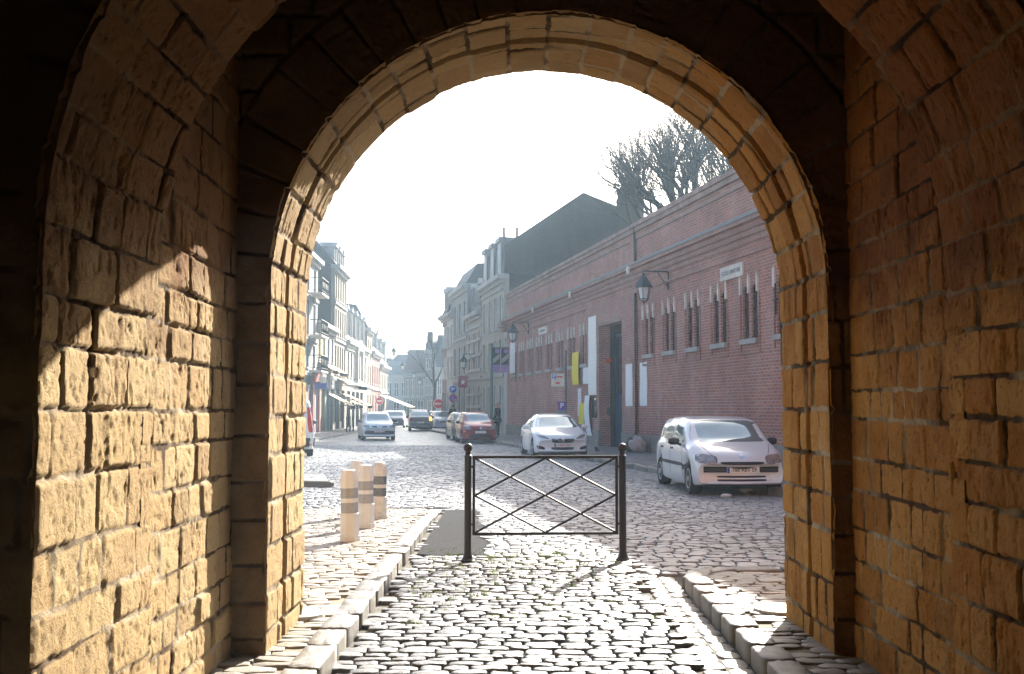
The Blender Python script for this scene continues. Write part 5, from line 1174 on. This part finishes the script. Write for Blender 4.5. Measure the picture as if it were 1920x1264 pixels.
P = gr(1183, 847, .12); lump('bin_bag', 'black bin bag beside the pale sack at the doorway', 'bag', P, .18, .18, .46, plain('black_bag', (.012, .012, .016), .35, bmp=.03), 9, .22)
for px, py, lab, sz in ((1360, 932, 'crumpled white paper on the setts in front of the silver hatchback', .10), (1398, 923, 'white scrap of paper lying under the silver hatchback', .13)):
    lump('paper_litter', lab, 'litter', gr(px, py, .005), sz * .8, sz * .6, sz * .5, plain('tissue', (.72, .72, .72), .8, bmp=.02), int(px), .6)

# ------------------------------------------------------------------ signs and poles
def disc(name, parent, r, mat, y=0, z=0, ring=None, th=.012, x=0):
    return MB().lathe([(r - .004, -th), (r, -th + .003), (r, th - .003), (r - .004, th)], 32, (x, y, z), 'y').build(name, mat, parent, 40)
SRED = plain('sign_red', (.60, .02, .03), .35, var=.05); SBLUE = plain('sign_blue', (.03, .10, .50), .35, var=.05)
def no_entry(lab, px, base, zc, r):
    X = (px - 960) / 2000 * base; t = thing('no_entry_sign', lab, 'road sign', (X, base, .1), 0, 'no entry signs')
    MB().tube([(0, .03, 0), (0, .03, zc - .1 + r)], .03, 8).build('pole', ZINC, t, 40)
    disc('plate', t, r, WHITEP, -.005, zc - .1); disc('red_disc', t, r * .90, SRED, -.020, zc - .1, th=.003)
    MB().box(-r * .68, r * .68, -.03, -.0245, zc - .1 - r * .17, zc - .1 + r * .17).build('white_bar', WHITEP, t)
no_entry('red no entry sign on the right, above the parked silver car', 822, 84, 1.93, .40)
no_entry('smaller red no entry sign on the left behind the silver compact', 712, 100, 2.25, .36)
t = thing('round_sign_post', 'post with a blue arrow disc above a blue and red no parking disc', 'road sign', (-4.25, 77, .1))
MB().tube([(0, .03, 0), (0, .03, 3.2)], .03, 8).build('pole', ZINC, t, 40)
b = disc('arrow_disc', t, .30, WHITEP, -.005, 2.85); disc('blue_disc', b, .27, SBLUE, -.02, 2.85, th=.003)
m = MB(); m.box(-.10, -.05, -.029, -.0245, 2.70, 2.92); m.box(-.05, .04, -.029, -.0245, 2.87, 2.92); m.prism([(.04, 2.82), (.15, 2.895), (.04, 2.97)], -.029, -.0245, 'xz'); m.build('arrow', WHITEP, b)
b = disc('no_parking_disc', t, .30, SRED, -.005, 2.2); disc('blue_disc', b, .23, SBLUE, -.02, 2.2, th=.003)
m = MB(); m.box(-.23, .23, -.029, -.0245, -.03, .03, Matrix.Translation((0, 0, 2.2)) @ Matrix.Rotation(R(45), 4, 'Y')); m.build('red_slash', SRED, b)
# parking sign and pay machine by the hall
t = thing('parking_sign', 'cream parking sign with blue P and red arrows on a grey pole', 'sign', (2.27, 45, .12))
MB().tube([(0, 0, 0), (0, 0, 3.9)], .045, 10).build('pole', GREYPL, t, 40)
pn = MB().box(-.62, -.06, -.05, -.03, 2.38, 2.93).build('panel', plain('sign_cream', (.58, .54, .46), .5), t, bevel=.006)
MB().box(-.57, -.40, -.056, -.0515, 2.72, 2.90).build('blue_square', SBLUE, pn)
text_obj('P', .19, WHITEP, 'letter', pn, (-.485, -.058, 2.81), (R(90), 0, 0), .001)
MB().box(-.37, -.14, -.056, -.0515, 2.76, 2.82).build('red_arrow', SRED, pn); MB().prism([(-.46, 2.56), (-.22, 2.56), (-.27, 2.50), (-.34, 2.47), (-.41, 2.50)], -.056, -.0515, 'xz').build('red_chevron', SRED, pn)
t = thing('parking_meter', 'grey parking pay machine topped with a purple P panel, behind the white coupe', 'pay machine', (2.03, 44, .12))
MB().box(-.19, .19, -.14, .14, 0, 1.38).build('cabinet', plain('machine_grey', (.16, .19, .22), .5), t, bevel=.015)
pn = MB().box(-.17, .17, -.10, .10, 1.39, 1.74).build('head_panel', plain('purple_panel', (.10, .04, .34), .4), t, bevel=.01)
MB().box(-.20, -.172, -.10, .10, 1.39, 1.74).build('orange_edge', LAMPOR, pn); text_obj('P', .30, WHITEP, 'letter', pn, (.02, -.104, 1.565), (R(90), 0, 0), .002)
# banners on a green post
t = thing('green_post', 'green street post carrying the two purple banners', 'post', (-1.10, 57.5, .12))
MB().lathe([(.11, 0), (.11, .3), (.075, .36), (.07, 3.0), (.07, 4.85), (.09, 4.9), (.01, 5.0)], 12).build('shaft', plain('green_paint', (.02, .14, .13), .45), t, 40)
m = MB()
for z in (4.74, 3.40): m.tube([(0, -.0, z), (.92, 0, z)], .018, 6)
m.build('banner_arms', IRON, t)
PURP = plain('banner_purple', (.28, .14, .36), .7, var=.15)
for x0, lab in ((-1.05, 'purple and black striped banner, left of the pair on the green post'), (-.58, 'purple and black striped banner, right of the pair on the green post')):
    t = thing('street_banner', lab, 'banner', (x0, 57.46, 3.5), 0, 'banners on the green post')
    s_ = MB().box(0, .40, -.004, .004, 0, 1.32).build('cloth', plain('banner_black', (.025, .022, .035), .8), t)
    MB().box(0, .40, -.008, -.0045, 0, .42).build('purple_field', PURP, s_); MB().lathe([(.12, -.009), (.12, -.0045)], 16, (.26, 0, 1.16), 'y').build('purple_spot', PURP, s_)
    m = MB()
    for k in range(3): m.prism([(.02, .50 + k * .09), (.38, .80 + k * .09), (.38, .83 + k * .09), (.02, .53 + k * .09)], -.009, -.0045, 'xz')
    m.build('pale_stripes', PLATEW, s_)
t = thing('hanging_sign', 'dark red square shop sign with a white star on the stone house', 'sign', (WALLX(74.0) - .10, 74.0, 0))
MB().box(-.62, 0, -.02, .02, 3.0, 3.82).build('panel', plain('sign_maroon', (.25, .02, .05), .5), t); m = MB()
st = [((.20 if i % 2 == 0 else .08) * math.sin(math.pi * i / 5) - .31, 3.38 + (.20 if i % 2 == 0 else .08) * math.cos(math.pi * i / 5)) for i in range(10)]; m.prism(st, -.03, -.021, 'xz'); m.build('star', WHITEP, t)
m = MB(); m.box(0, .12, -.015, .015, 3.7, 3.76); m.box(0, .12, -.015, .015, 3.1, 3.16); m.build('bracket', IRON, t)
wall_lantern(0, .75, 5.2, 'lantern on a bracket on the rusticated stone house', (WALLX(71.5) - .75, 71.5 - .15, 0), BRZ)
# lanterns hung over the street on wires
for px, py, Y, sc, lab in ((738, 657, 105, 1.0, 'dark lantern hung highest over the street'), (755, 684, 112, 1.0, 'lantern hung over the street left of the orange closing house'), (776, 700, 128, 1.0, 'small lantern hung in front of the orange closing house'), (787, 712, 124, 1.0, 'small lantern hung before the dark closing house')):
    d = 1.6 + (765 - py) / 2000 * Y; X = (px - 960) / 2000 * Y
    t = thing('hanging_lantern', lab, 'street lamp', (X, Y, 0), 0, 'lanterns hung over the street'); t.scale = (1, 1, 1)
    lantern(t, d + .35)
    MB().tube([(LEFTX(Y) - X, 0, d + .9), (LEFTX(Y) * .5 - X * .5, 0, d + .5), (0, 0, d + .36), ((min(WALLX(Y), 0) - X) * .5, 0, d + .5), (WALLX(Y) - X, 0, d + .9)], .011, 4).build('wire', IRON, t)
# shop furniture on the left
def leftpt(Y, o, z): return (LEFTX(Y) + o, Y, z)
CANV = plain('cream_canvas', (.70, .60, .42), .8, var=.1); ORNG = plain('orange_canvas', (.62, .33, .12), .8, var=.15); DKCV = plain('dark_canvas', (.05, .055, .065), .8, var=.2)
def awning(name, lab, Y0, Y1, z, out, drop, mat, grp='shop awnings on the left'):
    t = thing(name, lab, 'awning', leftpt(Y0, .02, 0), 0, grp); n = 9; vs = []; fs = []; l = Y1 - Y0
    for i in range(n):
        y = l * i / (n - 1); s_ = .04 * math.sin(math.pi * i * 3 / (n - 1)); vs += [(0, y, z), (out, y, z - drop + s_ * .3), (out, y, z - drop - .22 - abs(s_))]
    k = len(vs); vs += [(x, y, zz - .02) for x, y, zz in vs]
    for i in range(n - 1):
        a = i * 3; fs += [(a, a + 1, a + 4, a + 3), (a + 1, a + 2, a + 5, a + 4), (k + a, k + a + 3, k + a + 4, k + a + 1), (k + a + 1, k + a + 4, k + a + 5, k + a + 2)]
    MB().add(vs, fs).build('canvas', mat, t)
    m = MB()
    for y in (.05, l - .05): m.tube([(0, y, z - drop), (out - .02, y, z - drop)], .018, 6)
    m.build('arms', ZINC, t)
awning('shop_awning', 'scalloped orange awning over the yellow house front', 66.8, 68.8, 4.55, .9, .55, ORNG)
awning('shop_awning', 'scalloped orange awning over the low white house front', 70.6, 73.6, 4.5, .9, .55, ORNG)
awning('shop_awning', 'cream sloping awning nearest, over the pavement on the left', 71.2, 73.6, 2.55, 1.5, .8, CANV)
awning('shop_awning', 'second cream sloping awning beside the dark canopy on the left', 74.6, 76.6, 2.6, 1.7, .8, CANV)
awning('shop_awning', 'peach coloured awning furthest along, right of the dark canopy', 78.5, 81.0, 2.65, 1.9, .85, ORNG)
awning('shop_awning', 'dark canopy projecting above the cream awnings', 75.0, 79.5, 3.7, 1.6, .55, DKCV)
awning('shop_awning', 'long beige awning at the far end of the left row', 108, 115, 2.9, 3.0, 1.2, CANV)
t = thing('shop_sign', 'dark shop sign board with white ring letters over the low houses', 'sign', leftpt(67.3, .06, 0), R(1.7), None)
MB().box(0, .08, 0, 6.3, 2.95, 3.75).build('board', plain('sign_slate', (.10, .11, .13), .6), t)
for y in (1.0, 1.8, 4.2, 5.0):
    m = MB(); q = [(.10, y + .30 * math.cos(a), 3.35 + .30 * math.sin(a)) for a in np.linspace(.7, 5.6, 18)]; m.tube(q, .035, 6); m.build('ring_letter', WHITEP, t)
t = thing('shop_sign', 'red shop front frame with a small blue sign, left of the street', 'sign', leftpt(64.0, .05, 0), R(1.7))
m = MB(); m.box(0, .12, 0, .35, .1, 3.2); m.box(0, .12, 2.6, 2.95, .1, 3.2); m.box(0, .2, 0, 2.95, 3.2, 3.75); m.build('red_frame', plain('shop_frame_red', (.48, .10, .09), .5), t)
MB().box(.1, .85, .55, .62, 2.75, 3.1).build('blue_panel', SBLUE, t)
for Y in (66.0, 67.6, 69.4, 72.2, 75.4, 77.8, 80.2):
    t = thing('cafe_post', 'slim pale post in the row along the left kerb', 'post', leftpt(Y, 1.95, .1), 0, 'posts along the left kerb')
    MB().lathe([(.06, 0), (.05, .1), (.045, .85), (.06, .88), (.05, .96), (.01, 1.0)], 10).build('shaft', GREYPL, t, 40)

# ------------------------------------------------------------------ bare trees
def bare_tree(lab, loc, h, r, seed, twigs=1.0, pollard=True, depth=5, spread=.5, lim=5, fk=.40, ll=.22):
    rg = random.Random(seed); t = thing('bare_tree', lab, 'tree', loc); tr = MB(); cr = MB()
    def grow(p, d, l, r, n, mb):
        pts = [p]; q = p; dd = d; k = 4 if n > 1 else 3
        for i in range(k):
            dd = (dd + Vector((rg.uniform(-1, 1), rg.uniform(-1, 1), rg.uniform(-.4, .7))) * .16).normalized(); q = q + dd * l / k; pts.append(q)
        rr = [r * (1 - .38 * i / k) for i in range(k + 1)]
        if n == 0: rr = [max(.007, x * (1 - .5 * i / k)) for i, x in enumerate(rr)]
        mb.tube(pts, rr, 7 if r > .05 else (5 if r > .02 else 4), False)
        if n == 0: return
        if pollard and n == 2:                 # knuckle with a fan of straight shoots
            mb.lathe([(.01, -r * 1.3), (r * 1.3, -r * .4), (r * 1.4, r * .5), (.01, r * 1.5)], 7, tuple(q))
            for i in range(int(9 * twigs)):
                a = (dd + Vector((rg.uniform(-1, 1), rg.uniform(-1, 1), rg.uniform(-.2, 1.0))) * .95).normalized(); grow(q, a, l * rg.uniform(.8, 1.5), r * .30, 1, cr)
            return
        for i in range(rg.choice((2, 3)) if n > 1 else int(3 * twigs)):
            a = (dd + Vector((rg.uniform(-1, 1), rg.uniform(-1, 1), rg.uniform(-.25, .8))) * (spread + .18 * (n < 3))).normalized()
            at_ = pts[-1] if (i == 0 or n > 1) else pts[rg.randint(1, k)]
            grow(at_, a, l * rg.uniform(.62, .86), rr[-1] * rg.uniform(.62, .82), n - 1, mb if n > 3 else cr)
    p = Vector((0, 0, -.3)); tr.tube([p, (rg.uniform(-.1, .1), 0, h * .2), (rg.uniform(-.2, .2), rg.uniform(-.2, .2), h * fk)], [r * 1.25, r, r * .85], 10, False); top = Vector(tr.v[-1]) * .0 + Vector((0, 0, h * fk))
    for i in range(lim):
        a = Vector((math.cos(i * 2 * math.pi / lim + seed) * .55, math.sin(i * 2 * math.pi / lim + seed) * .55, rg.uniform(.7, 1.2))).normalized(); grow(top - Vector((0, 0, rg.uniform(0, h * .06))), a, h * ll, r * rg.uniform(.55, .7), depth, tr)
    tr.build('trunk', BARK, t, 60); cr.build('crown', BARK, t, 60)
bare_tree('large bare pollarded tree behind the brick hall, beside the chimney', (9.1, 54, 0), 15.6, .72, 3, 1.3, True, 4, .34, 5, .52, .165)
bare_tree('second bare pollarded tree behind the brick hall, nearer the arch', (9.9, 51, 0), 15.8, .60, 8, 1.1, True, 4, .5, 6)
bare_tree('third bare tree rising over the hall parapet, mostly behind the arch', (11.6, 49, 0), 13.5, .45, 15, 1.6, True, 4, .5, 6)
bare_tree('small bare street tree in front of the far houses', (-7.3, 100, .1), 9.6, .16, 5, 1.0, False, 4, .45, 4)
TREEB = plain('distant_leaf', (.05, .06, .045), .9, var=.3, scale=.8)
rg = np.random.RandomState(3); V = []; T = []
for i in range(2600):
    a = rg.normal(0, 1, 3); a = a / np.linalg.norm(a) * rg.uniform(.4, 1) ** .5 * np.array([4.2, 3.5, 3.6]); b = rg.normal(0, .28, (3, 3)); n = len(V); V += [tuple(a + q + np.array([0, 0, 6.0])) for q in b]; T.append((n, n + 1, n + 2))
t = thing('leafy_tree', 'hazy evergreen tree at the far end of the street', 'tree', (-20.5, 172, 0))
np_mesh('crown', V, None, TREEB, t, None, False, T); MB().tube([(0, 0, 0), (.1, 0, 6)], [.35, .2], 8).build('trunk', BARK, t)

# ------------------------------------------------------------------ air
hz = MB().box(-155, 155, -34, 255, -1.7, 24).build('haze', None); tag(hz, kind='stuff')
hm = bpy.data.materials.new('haze'); hm.use_nodes = True; n = hm.node_tree; n.nodes.clear()
pv = n.nodes.new('ShaderNodeVolumePrincipled'); pv.inputs['Color'].default_value = (.60, .82, 1.0, 1); pv.inputs['Density'].default_value = .0012; pv.inputs['Anisotropy'].default_value = .35
ou = n.nodes.new('ShaderNodeOutputMaterial'); n.links.new(pv.outputs[0], ou.inputs['Volume']); hz.data.materials.append(hm)
